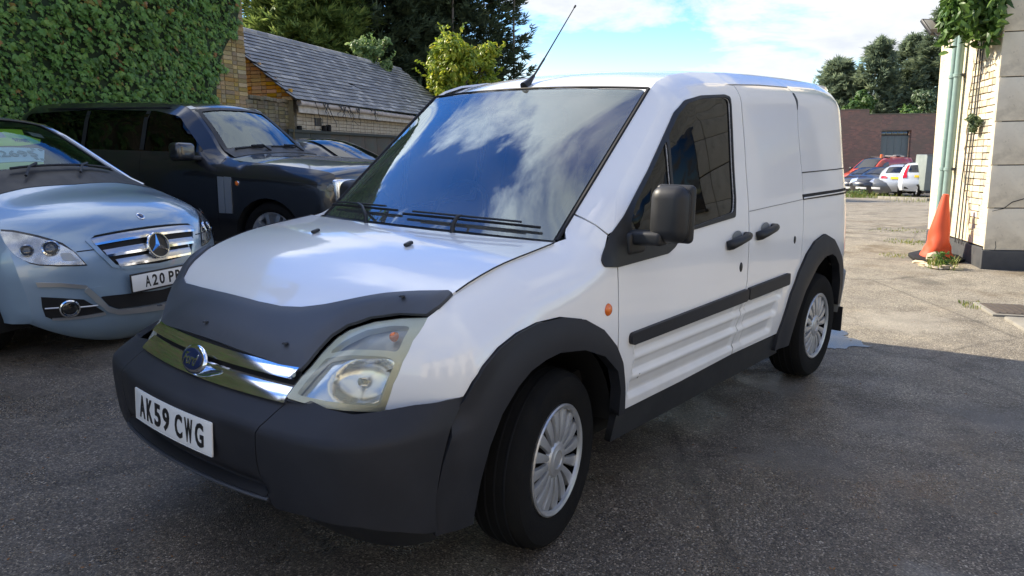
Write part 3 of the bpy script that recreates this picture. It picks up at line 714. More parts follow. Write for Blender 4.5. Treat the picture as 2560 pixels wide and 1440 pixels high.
c=t.mix(t.ramp(t.noise(v,1.7,7,.7,.6),[(.50,0.),(.72,.7)]),_c,(.36,.31,.23)); c=t.mix(t.ramp(t.noise(v,22,5,.7),[(.62,0.),(.72,.6)]),c,(.30,.25,.18)); t.col(c)
plinth=noisy('black_plinth',(.035,.038,.042),(.065,.066,.066),9,(.6,.85),.3,40)
pb=building('cream_building','cream painted brick building with flaking paint and grey plinth on the right','building',RW0,(.895,.446,0))
fw=lambda x,z:(x,.0,z)
hole=rounded([(1.408,2.34),(2.10,2.26),(2.17,2.05),(2.20,1.762),(2.18,1.467),(2.19,1.167),(2.15,.905),(2.08,.70),(2.00,.52),(1.92,.36),(1.80,.26),(1.68,.34),(1.66,.60),(1.40,.82),(1.34,1.1),(1.30,1.3),(1.33,1.649),(1.30,1.982)],.03,2)
rj=random.Random(8)
hole=[(x+rj.uniform(-.035,.035),z+rj.uniform(-.03,.03)) for x,z in resample(hole,.055)]
panel('painted_face',fw,[(0,.20),(2.253,.20),(2.253,6.),(0,6.)],cream,pb,res=.16,thick=.022,holes=[hole])
wall_block('core',.004,2.23,.045,13.,-.4,6.,mortar,pb)
bricks(pb,1.10,2.25,.2,2.5,lambda x,z:1.2<x<2.245,cb,rot=Matrix.Rotation(math.pi,4,'Z')@Matrix.Translation((-3.35,-.012,0)),y=.0)
for i in range(13):
    z0=.16+i*.475; box('render_block',(.03,.55,.464),(2.252,.277,z0+.236),stone_c,pb,.006); box('render_block',(.03,.9,.464),(2.252,1.01,z0+.236),stone_c,pb,.006)
    box('render_block',(.03,1.6,.464),(2.252,2.27,z0+.236),stone_c,pb,.006)
    for q in range(6): box('render_block',(.03,1.6,.464),(2.252,3.89+q*1.62,z0+.236),stone_c,pb,.006)
crack=[(2.27,.05,.60),(2.27,.16,.63),(2.27,.24,.70),(2.27,.36,.74),(2.27,.47,.68),(2.27,.60,.60),(2.27,.78,.56)]
tube('crack',crack,[.002,.004,.005,.005,.005,.004,.003],M['seal'],pb,5); tube('crack',[(2.27,.36,.74),(2.27,.42,.80),(2.27,.46,.82)],.003,M['seal'],pb,5); tube('crack',[(2.268,.10,.12),(2.268,.12,.20),(2.268,.11,.26)],.003,M['seal'],pb,5)
box('plinth',(.05,13.,.42),(2.262,6.48,-.05),plinth,pb,.012); box('plinth',(2.26,.05,.60),(1.12,.012,-.12),plinth,pb,.012)
for q in range(4): box('window',(.04,1.2,1.5),(2.258,2.9+q*2.7,2.2),M['dark_glass'],pb,.01); box('window_sill',(.10,1.3,.08),(2.28,2.9+q*2.7,1.42),mortar,pb,.01)
wall_block('end_wall',-.002,.01,.03,5.,-.4,6.,cream,pb)
pipe=noisy('green_pipe_paint',(.20,.31,.29),(.26,.36,.33),9,(.45,.7),.2,50)
for xa,xb,xt in ((.90,.70,'drainpipe'),(1.09,.93,'drainpipe')):
    p=thing(xt,'left of the two pale green pipes on the cream wall' if xa<1 else 'right of the two pale green pipes on the cream wall','pipe',group='pipes on the cream wall'); p.matrix_world=pb.matrix_world.copy()
    tube('pipe',[(xa+.10,-.075,3.6),(xa,-.075,2.2),((xa+xb)/2,-.075,1.0),(xb,-.075,.0)],.045,pipe,p,14)
    for z in (2.2,1.05):
        x=xa+(xb-xa)*(2.2-z)/2.2; lathe('bracket',[(.045,-.02),(.056,-.018),(.056,.018),(.045,.02)],pipe,p,16,'z',(x,-.075,z)); box('bracket_arm',(.13,.06,.03),(x,-.03,z),M['inner'],p,.006)
ca=thing('wall_cable','thin dark cables running down the patch of bare bricks','cable'); ca.matrix_world=pb.matrix_world.copy()
for x0,x1 in ((1.62,1.34),(1.72,1.48),(1.80,1.60)): tube('cable',[(x0,-.035,2.5),(x0*.7+x1*.3,-.03,1.7),(x0*.3+x1*.7,-.035,.9),(x1,-.03,.15)],.008,M['inner'],ca,5)
fl=thing('floodlight','black floodlight bracketed to the top of the cream wall','lamp'); fl.matrix_world=pb.matrix_world@Matrix.Translation((.36,-.16,2.86))
rb=Matrix.Rotation(math.radians(-48),4,'Y')
rbox_=lambda n,s,mw,mt,p,b: bm_obj(n,(lambda bm:(bmesh.ops.create_cube(bm,size=1),[setattr(v,'co',Vector((v.co.x*s[0],v.co.y*s[1],v.co.z*s[2]))) for v in bm.verts],bmesh.ops.bevel(bm,geom=bm.edges[:],offset=b,segments=2,profile=.5,affect='EDGES'),bm)[-1])(bmesh.new()),mt,p,True,40,mw)
tlt=frame((-.12,-.05,.05),(-.62,-.30,.72),(0,0,1))
rbox_('housing',(.30,.05,.17),tlt,M['black'],fl,.012); rbox_('lamp_glass',(.20,.052,.12),tlt@Matrix.Translation((.02,.004,0)),M['inner2'],fl,.004)
tube('bracket',[(.14,.16,-.08),(.04,.0,-.09),(-.02,-.04,-.03)],.014,M['black'],fl,8); lathe('junction_box',[(0,.05),(.045,.045),(.05,0)],M['inner2'],fl,16,'y',(.20,.10,-.10))
opp=building('garage_block','cream rendered garage block across the yard, facing the side of the white van','building',Vector((1.0,9.0,0)),(1,.06,0))
wall_block('wall',-2.5,14,0,5,-.3,4.,stone_c,opp); box('parapet',(16.9,.3,.2),(5.75,.05,4.05),mortar,opp,.01)
for i in range(4):
    box('shutter',(2.5,.06,2.5),(-.6+i*3.6,-.02,1.1),[gm2,M['inner2'],plinth,gm2][i],opp,.01); box('window',(1.3,.05,.8),(-.6+i*3.6,-.02,3.2),M['dark_glass'],opp,.01)
# ---------------------------------------------------------------- plants
def bush(name,label,cat,loc,rad,n,kind,size,mt,seed,up=.3,stems=True,group=None,lobes=9,mw=None,drop=0.,lob=(.32,.55)):
    e=thing(name,label,cat,loc,group=group); 
    if mw is not None: e.matrix_world=mw
    q=random.Random(seed); L=Leaves(); cs=[]
    for i in range(lobes):
        a=q.uniform(0,6.28); r=q.random()**.6; cs.append((Vector((math.cos(a)*r*rad[0]*.72,math.sin(a)*r*rad[1]*.72,rad[2]*(q.random()*1.25-.35))),q.uniform(*lob)))
    for i in range(n):
        c,s=q.choice(cs); d=Vector((q.gauss(0,1),q.gauss(0,1),q.gauss(0,1))).normalized(); rr=s*(q.random()**.35)
        p=c+Vector((d.x*rad[0]*rr,d.y*rad[1]*rr,d.z*rad[2]*rr))
        p.z-=drop*max(0,-d.z)*q.random()
        L.add(p,d+Vector((0,0,up+q.gauss(0,.3)))+Vector((q.gauss(0,.5),q.gauss(0,.5),0)),(q.gauss(0,.4)+d.x,q.gauss(0,.4)+d.y,-.4+q.gauss(0,.4)),size*q.uniform(.65,1.25),kind)
    for i in range(int(lobes*1.6)):
        c,s=q.choice(cs); d=Vector((q.gauss(0,.8),q.gauss(0,.8),abs(q.gauss(.5,.5)))).normalized(); a=c+Vector((d.x*rad[0],d.y*rad[1],d.z*rad[2]))*s*.8; b=a+d*q.uniform(.12,.36)*rad[0]+Vector((0,0,.1*rad[2]))
        for k in range(9):
            p=a.lerp(b,k/8)+Vector((q.gauss(0,.02),q.gauss(0,.02),q.gauss(0,.02))); L.add(p,Vector((q.gauss(0,.7),q.gauss(0,.7),.7)),d+Vector((q.gauss(0,.7),q.gauss(0,.7),q.gauss(0,.4))),size*q.uniform(.6,1.05),kind)
    f=L.build('foliage',mt,e); f['kind']='stuff'
    if stems:
        V=[];Fc=[]
        for c,s in cs:
            a,b=tube_geo([(0,0,-rad[2]*.95),c*.45+Vector((0,0,-rad[2]*.35)),c],[.035*rad[0],.022*rad[0],.008*rad[0]],5); o=len(V); V+=a; Fc+=[tuple(i+o for i in f_) for f_ in b]
        obj('stems',V,Fc,M['bark'],e)
    return e
M['bark']=noisy('bark',(.055,.042,.03),(.10,.08,.06),14,(.85,.95),.5,60)
M['greyb']=noisy('pale_bark',(.20,.17,.13),(.14,.115,.09),14,(.85,.95),.4,60)
lime=leaf_mat('lime_leaf',[(0,(.14,.22,.025)),(.5,(.30,.38,.04)),(.85,(.48,.50,.05)),(1,(.62,.56,.07))],.4,.45)
midg=leaf_mat('green_leaf',[(0,(.035,.085,.018)),(.5,(.075,.15,.03)),(1,(.14,.23,.05))],.42,.3)
greyg=leaf_mat('grey_green_leaf',[(0,(.05,.09,.04)),(.5,(.10,.15,.07)),(1,(.18,.24,.12))],.45,.3)
sapg=leaf_mat('sapling_leaf',[(0,(.09,.16,.05)),(.5,(.18,.28,.09)),(1,(.32,.40,.16))],.45,.4)
con1=leaf_mat('cypress_sunlit_tone',[(0,(.08,.13,.04)),(.4,(.16,.23,.06)),(.75,(.24,.32,.08)),(1,(.34,.40,.11))],.6,.4,.25)  # lighter copy of the cypress colours, sunlight put into the leaf tones
con2=leaf_mat('cypress_dark',[(0,(.042,.06,.036)),(.5,(.08,.11,.058)),(1,(.13,.165,.08))],.65,.35,.2)
con3=leaf_mat('cypress_blue',[(0,(.11,.155,.11)),(.5,(.18,.235,.15)),(1,(.27,.32,.18))],.6,.5,.25)
def conifer(name,label,loc,h,r,n,mt,seed,spray=.5,lean=(0,0),profile=None,group=None,trunks=1,z0=.02,gap=.0,upturn=.55,tr=.16,ztop=1.,droop=.0,side=None):
    """a cypress: limbs carrying flat feathery sprays; n sprays in all"""
    e=thing(name,label,'tree',loc,group=group); q=random.Random(seed); V=[];Fc=[]; bV=[];bF=[]
    prof=profile or (lambda t: (1-t)**.75*min(1,.55+t*4))
    for k in range(trunks):
        ox,oy=(0,0) if trunks==1 else (q.uniform(-.75,.75)*r,q.uniform(-.75,.75)*r)
        a,b=tube_geo([(ox,oy,-.4),(ox+.1,oy,h*.4),(ox+lean[0]*.7,oy+lean[1]*.7,h*.75),(ox+lean[0],oy+lean[1],h*.98)],[tr,tr*.75,tr*.4,.02],7)
        o=len(bV); bV+=a; bF+=[tuple(i+o for i in f) for f in b]
    nb=max(20,n//22); per=22
    for i in range(nb):
        t=z0+(ztop-z0)*q.random()**.9; az=q.uniform(0,6.283); R=r*prof(t)*q.uniform(.78,1.16)
        if gap and math.sin(az*3+t*23)+math.sin(az*5-t*41)>1.7-gap*2: continue
        base=Vector((lean[0]*t,lean[1]*t,h*t-R*upturn*.5)); out=Vector((math.cos(az),math.sin(az),0))
        tip=base+out*R+Vector((0,0,R*upturn+.2*spray-droop*R))
        if i%5==0:
            a,b=tube_geo([base,base.lerp(tip,.5)-Vector((0,0,.06*R)),tip],[.05*spray,.03*spray,.006],4,False); o=len(bV); bV+=a; bF+=[tuple(k+o for k in f) for f in b]
        for k in range(per):
            w=.22+.86*q.random()**.6; p=base.lerp(tip,w)+Vector((q.gauss(0,.30),q.gauss(0,.30),q.gauss(0,.22)))*spray
            d=(out*.9+Vector((q.gauss(0,.5),q.gauss(0,.5),q.gauss(.30,.35)))).normalized(); s=spray*q.uniform(.55,1.25)
            sd_=d.cross(Vector((q.gauss(0,.5),q.gauss(0,.5),1))).normalized()
            for a_,l_ in ((0,1.),(.42,.80),(-.42,.80),(.85,.55),(-.85,.55)):
                dd=(d*math.cos(a_)+sd_*math.sin(a_)+Vector((0,0,q.gauss(0,.10)))).normalized(); b0=p+d*s*.12*abs(a_); w_=sd_*math.cos(a_)-d*math.sin(a_)
                o=len(V); V+=[b0,b0+dd*s*l_*.45+w_*s*.075,b0+dd*s*l_,b0+dd*s*l_*.45-w_*s*.075]; Fc.append((o,o+1,o+2,o+3))
    f=obj('foliage',V,Fc,mt,e,False); f['kind']='stuff'; obj('trunk',bV,bF,M['greyb'] if trunks>1 else M['bark'],e)
    return e
def P(px,py,dep,zz=None):
    """a point measured along a sight line of the photograph, at a distance"""
    d=CF+CR*((px-1280)/1908.19)+CU*((720-py)/1908.19); p=Vector((2.0161,2.3793,1.4526))+d*(dep/(d.dot(FH)))
    if zz is not None: p.z=zz
    return p
def Pg(px,dep): p=P(px,500,dep); p.z=gz(p.x,p.y); return p
full=lambda t:(1-t)**.5*min(1,.75+t*3)
conifer('cypress_tree','sunlit green cypress rising left of centre behind the slate roof',Pg(775,30),13,2.9,14500,con1,1,.54,profile=full,upturn=.15,ztop=.72)
conifer('cypress_tree','broad dark cypress standing right behind the ridge of the slate roof',Pg(965,33),16,3.1,14000,con2,2,.58,profile=full,upturn=.1,ztop=.6)
conifer('bare_stemmed_cypress','dark tall cypress with bare pale stems at the edge of the sky',Pg(1160,35),18,3.0,11000,con2,4,.56,profile=full,trunks=8,tr=.06,upturn=.12,gap=.22,ztop=.6)
bush('yellow_shrub','bright yellow-green shrub beyond the end of the slate roof','shrub',P(1150,205,25),(1.5,1.3,1.25),5200,'oval',.19,lime,6,.5,lobes=42,lob=(.14,.34))
bush('leafy_sapling','pale green leafy shrub tops poking over the slate ridge','shrub',P(922,150,23),(.95,.7,.62),1700,'oval',.16,sapg,7,.4,lobes=26,lob=(.12,.30))
# far right trees
for i,(px,dep,hh,rr,n,mt_,lb) in enumerate(((2052,62,7.6,3.1,6000,con3,'rounded grey-green cypress seen just past the rear of the van'),(2140,60,8.9,2.6,6000,con3,'cypress second from the rear of the van with a pointed top'),(2212,62,9.4,2.3,5600,con3,'middle cypress of the row beyond the red brick wall'),(2268,60,11.2,2.0,5200,con3,'tallest cypress of the row with a spiky forked top'),(2298,59,9.4,2.6,3800,con3,'open windswept cypress with sky showing through at the row end'))):
    conifer('windswept_cypress',lb,Pg(px,dep),hh+1.6,rr,n,mt_,20+i,.62,lean=(-.3-.15*i,.5+.15*i),upturn=.75,group='cypresses beyond the brick wall',gap=.0 if i<4 else .5,profile=lambda t:(1-t)**.6*min(1,.8+t*2))
bush('elder_bush','rounded bright green bush against the dark cypresses','bush',P(2152,268,55),(1.25,1.1,.95),2400,'broad',.25,midg,31,.5)
bush('scrub_bush','pale green scrub beside the cream wall behind the bricks','bush',P(2318,272,54),(1.2,1.1,1.0),1500,'broad',.25,greyg,32,.5)
bush('scrub_bush','low yellow-green scrub on top of the red brick wall','bush',P(2278,284,53),(.9,.8,.40),900,'broad',.22,midg,33,.5)
wallplant=pb.matrix_world@Matrix.Translation((1.85,-.20,3.02))
bush('wall_shrub','leafy green shrub hanging from the top of the cream wall','shrub',(0,0,0),(.86,.30,.80),3400,'oval',.125,midg,41,.3,stems=False,lobes=34,mw=wallplant,drop=.25,lob=(.16,.40))
bush('wall_fern','small tuft of weeds rooted in the bare bricks','weed',(0,0,0),(.13,.07,.13),150,'oval',.08,greyg,42,.3,lobes=4,mw=pb.matrix_world@Matrix.Translation((1.78,-.06,1.55)),stems=False)
# ---------------------------------------------------------------- far brick wall
A_=P(2088,480,47); B_=P(2372,480,47); ex=(B_-A_); ex.z=0
fbw=building('red_brick_wall','long dark red brick wall closing the far end of the yard','wall',Vector((A_.x,A_.y,-2.1)),tuple(ex))
rbm=mat('red_brickwork',(.14,.07,.05),.9); t=NT(rbm); v=t.coord('Object',(1,1,1),(0,0,0),(math.radians(90),0,0))
bk=t.n('ShaderNodeTexBrick'); t.l(v,bk.inputs['Vector']); bk.inputs['Scale'].default_value=1.; bk.inputs['Brick Width'].default_value=.225; bk.inputs['Row Height'].default_value=.075
bk.inputs['Mortar Size'].default_value=.006; bk.inputs['Color1'].default_value=(.34,.18,.13,1); bk.inputs['Color2'].default_value=(.20,.13,.105,1); bk.inputs['Mortar'].default_value=(.24,.20,.17,1); bk.inputs['Bias'].default_value=.1
v2=t.coord('Object'); c=t.mix(t.ramp(t.noise(v2,1.1,5,.6),[(.45,0.),(.62,.8)]),bk.outputs[0],(.20,.15,.115)); c=t.mix(t.ramp(t.noise(v2,6,5,.7),[(.60,0.),(.75,.6)]),c,(.36,.27,.22)); t.col(c); t.bump(bk.outputs['Fac'],.4,-.01)
wl_=ex.length
wall_block('wall',0,1.62,-.4,0,0,5.17,rbm,fbw); wall_block('wall',1.62,2.32,-.4,-.03,0,4.88,rbm,fbw); wall_block('wall',2.32,2.42,-.4,-.03,0,4.88,rbm,fbw)
wall_block('wall',2.42,4.22,-.4,-.03,3.95,4.88,rbm,fbw); wall_block('wall',4.22,wl_+3,-.4,-.03,0,4.88,rbm,fbw); wall_block('wall',-14,0,-.4,0,0,5.17,rbm,fbw)
box('coping',(wl_+1.6,.46,.06),(1.62+(wl_+1.6)/2,-.2,4.91),mortar,fbw,.01); box('coping',(15.6,.46,.06),(-6.2,-.2,5.2),mortar,fbw,.01)
box('lintel',(2.2,.06,.22),(3.32,-.01,4.06),mortar,fbw,.01); lathe('round_hole',[(0,.0),(.11,.0),(.13,.02),(.16,.0)],M['under'],fbw,20,'y',(.95,.012,4.35))
dr=thing('green_door','grey-green plank door with a diagonal brace in the far brick wall','door'); dr.matrix_world=fbw.matrix_world@Matrix.Translation((3.32,-.16,0))
gd=noisy('grey_green_door',(.13,.16,.15),(.17,.19,.18),4,(.6,.8))
for i in range(4): box('plank',(.43,.05,3.6),(-.66+i*.44,0,1.83),gd,dr,.01)
for i in range(5): box('top_pane',(.30,.04,.22),(-.70+i*.35,0,3.78),M['dark_glass'],dr,.005)
box('brace',(.05,.05,2.6),(-.45,.045,2.4),M['inner'],dr,.005,Matrix.Rotation(math.radians(-20),3,'Y')); box('head',(1.8,.06,.08),(0,.01,3.91),gd,dr); box('rail',(1.8,.06,.06),(0,.03,3.64),M['inner'],dr)
# ---------------------------------------------------------------- the white van
van=thing('parked_van','large white panel van with a black bonnet guard and grey plastic bumper in front','van')
fside=lambda x,z:(x,v_side(x,z),z)
fside0=lambda x,z:(x,v_side(x,z,False),z)
fhood=lambda x,y:(x,y,v_hood(x,y))
fbump=lambda s,z:v_bump(s,z)+(z,)
froof=lambda x,y:(x,y,v_roof(x,y))
def both(name,fn,poly,mt,**k):
    a=panel(name,fn,poly,mt,van,flip=True,**k); b=panel(name,fn,poly,mt,van,flip=True,mirror=True,**k); return a,b
archF_out=[(.441,.686),(.417,.727),(.377,.769),(.3,.811),(.212,.840),(.112,.856),(-.017,.852),(-.145,.822),(-.257,.764),(-.34,.687)]
archR_out=[(-2.031,.385),(-2.078,.465),(-2.143,.603),(-2.232,.716),(-2.344,.804),(-2.469,.865),(-2.636,.893),(-2.782,.846),(-2.913,.728),(-2.996,.588)]
fender=[(.601,.645),(.585,.727),(.56,.793),(.526,.853),(.47,.916),(.400,.956),(.361,.968),(.24,1.004),(.128,1.033),(-.02,1.052),(-.158,1.074),(-.226,1.086),(-.322,1.164),
  (-.350,1.128),(-.368,1.094),(-.34,1.06),(-.31,1.02),(-.30,.99),(-.381,.979),(-.383,.897),(-.381,.775),(-.383,.655)]+archF_out[::-1]+[(.499,.669),(.554,.652)]
both('front_wing',fside,fender,M['white'],res=.028)
seam_f=[(p[0],p[1]) for p in smooth_line([(-.378,1.090),(-.400,1.100),(-.434,1.148),(-.484,1.216),(-.541,1.274),(-.650,1.363),(-.778,1.473),(-.908,1.582),(-1.02,1.644),(-1.145,1.676),(-1.299,1.692),(-1.45,1.701)],4)]
def shifted(L,d):
    out=[]
    for k in range(len(L)):
        a,b=L[max(0,k-1)],L[min(len(L)-1,k+1)]; t=Vector((b[0]-a[0],b[1]-a[1])).normalized(); out.append((L[k][0]+t.y*d,L[k][1]-t.x*d))
    return out
glass_main=rounded([(-.848,1.062),(-1.405,1.108),(-1.425,1.17),(-1.442,1.386),(-1.464,1.628),(-1.42,1.636),(-1.19,1.620),(-1.045,1.594),(-.955,1.545),(-.852,1.455)],.02,3)
glass_q=rounded([(-.828,1.06),(-.832,1.438),(-.69,1.314),(-.545,1.195),(-.49,1.125),(-.50,1.06)],.015,2)
door=[(-.390,.978),(-.391,.897),(-.389,.775),(-.392,.62),(-.414,.5),(-.433,.388),(-.934,.391),(-1.459,.403),(-1.498,.579),(-1.547,.761),(-1.560,.922),(-1.572,1.091),(-1.583,1.25),(-1.590,1.403),(-1.592,1.6),(-1.598,1.700)]+shifted(seam_f[::-1],-.0035)+[(-.36,1.05),(-.36,1.0)]
door_s=both('door',fside,door,M['white'],res=.0135,holes=[glass_main,glass_q])
slide=[(-1.469,.403),(-1.508,.579),(-1.557,.761),(-1.570,.922),(-1.582,1.091),(-1.593,1.25),(-1.600,1.403),(-1.602,1.6),(-1.608,1.702),(-1.937,1.716),(-2.32,1.724),
  (-2.332,1.69),(-2.314,1.474),(-2.328,1.27),(-2.312,1.089),(-2.302,.998),(-2.283,.86),(-2.268,.752),(-2.238,.72),(-2.149,.605),(-2.084,.467),(-2.037,.395)]
both('sliding_door',fside,slide,M['white'],res=.0145)
topline=[(p[0],p[1]) for p in V_TOP[7:]]
bside=[(-.328,1.171),(-.587,1.385),(-.75,1.5195),(-.913,1.652)]+[(x,z-.004) for x,z in topline[1:-1]]+[(-3.355,1.765),(-3.37,1.4),(-3.372,.9),(-3.36,.60),(-3.10,.595)]+archR_out[::-1][:7]+[(-2.276,.755),(-2.291,.86),(-2.310,.998),(-2.320,1.089),(-2.336,1.27),(-2.322,1.474),(-2.340,1.69),(-2.328,1.732),(-1.937,1.724),(-1.606,1.709)]+shifted(seam_f[::-1],.0035)[:-2]+[(-.392,1.105),(-.374,1.098),(-.356,1.130)]
both('body_side',fside,bside,M['white'],res=.028)
# dark liner close behind the skin, seen only through the panel gaps
liner=[(.60,.76),(.40,.90),(.15,.98),(-.2,1.03),(-.36,1.10),(-.92,1.60),(-1.1,1.69),(-1.68,1.74),(-3.2,1.75),(-3.33,1.6),(-3.33,.62),(-3.02,.62),(-2.9,.77),(-2.64,.93),(-2.4,.87),(-2.2,.75),(-2.05,.52),(-1.98,.37),(-.45,.37),(-.42,.60),(-.27,.80),(-.02,.885),(.2,.87),(.4,.79),(.46,.72)]
both('inner_panel',fside0,liner,M['under'],res=.06,off=-.03,thick=0,holes=[[(-.50,1.06),(-1.40,1.08),(-1.47,1.63),(-1.05,1.60),(-.85,1.45)]])
# door glass, black frame with the mirror base, divider bar
sail=[(-.293,1.012),(-.296,.986),(-.386,.975),(-.764,.984),(-.825,1.005),(-.86,1.03),(-.943,1.058),(-1.416,1.083),(-1.437,1.162),(-1.455,1.386),(-1.478,1.640),(-1.426,1.648),(-1.187,1.633),(-1.033,1.607),(-.939,1.557),(-.678,1.324),(-.472,1.158),(-.369,1.088)]
both('window_frame',fside0,rounded(sail,.012,2),M['black'],res=.03,off=.006,thick=.008,holes=[glass_main,glass_q])
both('door_glass',fside0,glass_main,M['tint'],res=.05,off=-.004,thick=0)
both('quarter_glass',fside0,glass_q,M['tint'],res=.05,off=-.004,thick=0)
# ribbing strip, rail slot, seam
strip=rounded([(-.463,.660),(-.460,.708),(-1.546,.724),(-1.542,.664)],.022,4); strip2=rounded([(-1.556,.664),(-1.558,.724),(-2.085,.731),(-2.087,.667)],.014,3)
both('rubbing_strip',fside0,strip,M['plastic'],res=.03,off=.018,thick=.02); both('rubbing_strip',fside0,strip2,M['plastic'],res=.03,off=.018,thick=.02)
both('door_rail',fside0,[(-2.314,1.111),(-2.304,1.142),(-3.15,1.141),(-3.15,1.105)],M['seal'],res=.04,off=.003,thick=.004)
for sg in (1,-1):
    V,Fc=tube_geo([(x,sg*(v_side(x,1.121,False)+.002),1.121) for x in [-2.32-.06*i for i in range(14)]],.0045,6); obj('rail_lip',V,Fc,M['white'],van)
both('panel_seam',fside0,[(-2.334,1.2585),(-2.334,1.2645),(-3.2,1.2675),(-3.2,1.2615)],M['seal'],res=.05,off=.002,thick=.003)
both('rail_seam',fside0,[(-1.585,1.097),(-1.585,1.1005),(-2.31,1.1165),(-2.31,1.113)],M['inner2'],res=.05,off=.0015,thick=.002)
both('paint_chip',fside0,rounded([(-2.322,1.695),(-2.350,1.70),(-2.353,1.655),(-2.330,1.600)],.01,2),M['inner'],res=.02,off=.002,thick=.002)
# sills
both('sill',fside0,[(-.41,.265),(-.435,.382),(-.934,.385),(-1.463,.397),(-2.02,.385),(-2.05,.36),(-2.11,.265)],M['black'],res=.05,off=-.006,thick=.03)
# wheel arch trims
fl_o=[(.545,.262),(.549,.29),(.5565,.381),(.536,.498),(.499,.600),(.460,.660)]+archF_out+[(-.390,.61),(-.418,.5),(-.436,.39)]
fl_i=[(-.396,.39),(-.385,.50),(-.352,.585),(-.257,.665),(-.13,.716),(.018,.738),(.097,.731),(.174,.712),(.239,.675),(.313,.604),(.362,.51),(.392,.40),(.410,.30),(.414,.262)]
def arch_bulge(fn,cx,cz,r0,r1,h):
    def g(x,z):
        d=math.hypot(x-cx,z-cz); t=max(0,min(1,(d-r0)/(r1-r0))); p=fn(x,z)
        return (p[0],p[1]+h*(.25+.75*math.sin(math.pi*min(1,.28+t*.62))),p[2])
    return g
both('wheel_arch_trim',arch_bulge(fside0,.0,.33,.39,.53,.030),fl_o+fl_i,M['plastic'],res=.022,off=.0,thick=.05)
ro=archR_out[:-1]+[(-2.96,.66),(-3.02,.52),(-3.05,.40)]; ri=[(-3.0,.40),(-2.982,.45),(-2.95,.569),(-2.87,.682),(-2.79,.742),(-2.719,.765),(-2.60,.762),(-2.486,.718),(-2.328,.598),(-2.25,.481),(-2.20,.36),(-2.18,.30),(-2.02,.30)]
both('wheel_arch_trim',arch_bulge(fside0,-2.64,.33,.40,.56,.030),ro+ri,M['plastic'],res=.022,off=.0,thick=.05)
for cx in (0.,-2.66):
    for sg in (1,-1):
        V=[];Fc=[];n=22
        for i in range(n+1):
            a=math.radians(2+176*i/n)
            for k,(yy) in enumerate((.82,.50)): V.append((cx+.435*math.cos(a),sg*yy,.33+.435*math.sin(a)))
        for i in range(n): Fc.append((2*i,2*i+1,2*i+3,2*i+2))
        s0=len(V); V.append((cx,sg*.50,.33))
        for i in range(n): Fc.append((s0,2*i+1,2*i+3))
        obj('wheel_arch_liner',V,Fc,M['under'],van)
# bonnet, guard, roof
lowedge=[(.467,.730),(.487,.626),(.520,.530),(.563,.468),(.610,.448),(.66,.449),(.706,.455),(.733,.452),(.748,.36),(.757,.24),(.762,.13),(.764,.0)]
rear=[(-.158+.10*(1-(y/.731)**2),y) for y in (-.731,-.6,-.4,-.2,0,.2,.4,.6,.731)]
edge=[(-.02,.735),(.128,.738),(.24,.738),(.361,.736),(.42,.735)]
hoodp=rear+edge+[(x-.03,y*.95) for x,y in lowedge]+[(.748,-.13),(.742,-.25),(.732,-.35),(.705,-.43),(.66,-.50),(.60,-.59),(.545,-.66),(.48,-.715),(.42,-.735)]+[(x,-y) for x,y in edge[::-1][1:]]
panel('bonnet',fhood,hoodp,M['white'],van,res=.035,thick=.015)
up=[(.588,.0),(.582,.13),(.563,.22),(.530,.31),(.488,.406),(.440,.515),(.400,.622),(.378,.69),(.366,.722),(.372,.742),(.400,.748),(.436,.748)]
left=[(.585,-.13),(.578,-.30),(.568,-.44),(.552,-.60),(.525,-.675),(.488,-.700),(.424,-.716),(.36,-.742),(.345,-.765),(.40,-.775),(.48,-.752),(.56,-.695),(.62,-.62),(.67,-.545),(.712,-.48),(.735,-.452),(.748,-.36),(.757,-.24),(.762,-.13)]
guard=[(x+.002,y) for x,y in lowedge[::-1]]+up[::-1][:-1]+left
guard=[(.764,.0)]+[(x+.002,y) for x,y in lowedge[::-1][1:]]+up[::-1]+left
def fguard(x,y):
    p=fhood(x,y); e=min(1,edge_d((x,y),guard)/.05) if True else 0
    return (p[0]+.003,p[1],p[2]+.010+.013*math.sin(e*1.57))
panel('bonnet_guard',fguard,guard,M['plastic2'],van,res=.024,thick=.012)
for x,y in ((.705,.34),(.728,-.11),(.455,.61),(.668,-.58)):
    lathe('guard_screw',[(0,.006),(.006,.0055),(.0095,.003),(.0105,0)],M['black'],van,12,'z',Vector(fguard(x,y))+Vector((.004,0,.004)))
roofp=[(-.905+.045*(1-(y/.66)**2),y) for y in (-.642,-.5,-.3,-.1,.1,.3,.5,.642)]+[(-1.0,.632),(-1.1,.628),(-1.3,.628),(-1.68,.628),(-2.2,.625),(-2.8,.625),(-3.2,.61),(-3.36,.58)]
roofp=roofp+[(x,-y) for x,y in roofp[::-1][:8]]
panel('roof',froof,roofp,M['white'],van,res=.06,thick=.02)
box('roof_lining',(1.8,1.1,.02),(-2.35,0,1.70),M['inner2'],van)
for sg in (1,-1):
    tube('bonnet_seam',[(x,sg*(y+.003),v_hood(x,y)+.0005) for x,y in [(.355,.738),(.30,.739),(.24,.740),(.18,.740),(.128,.740),(.05,.739),(-.02,.737),(-.09,.734),(-.155,.731)]],.0026,M['seal'],van,6)
    tube('roof_seam',[(-.93,sg*.644,v_roof(-.93,.644)+.001),(-1.0,sg*.634,v_roof(-1.0,.634)+.001)]+[(-1.1-.22*k,sg*.6285,v_roof(-1.1-.22*k,.6285)+.001) for k in range(3)],.0026,M['seal'],van,6)
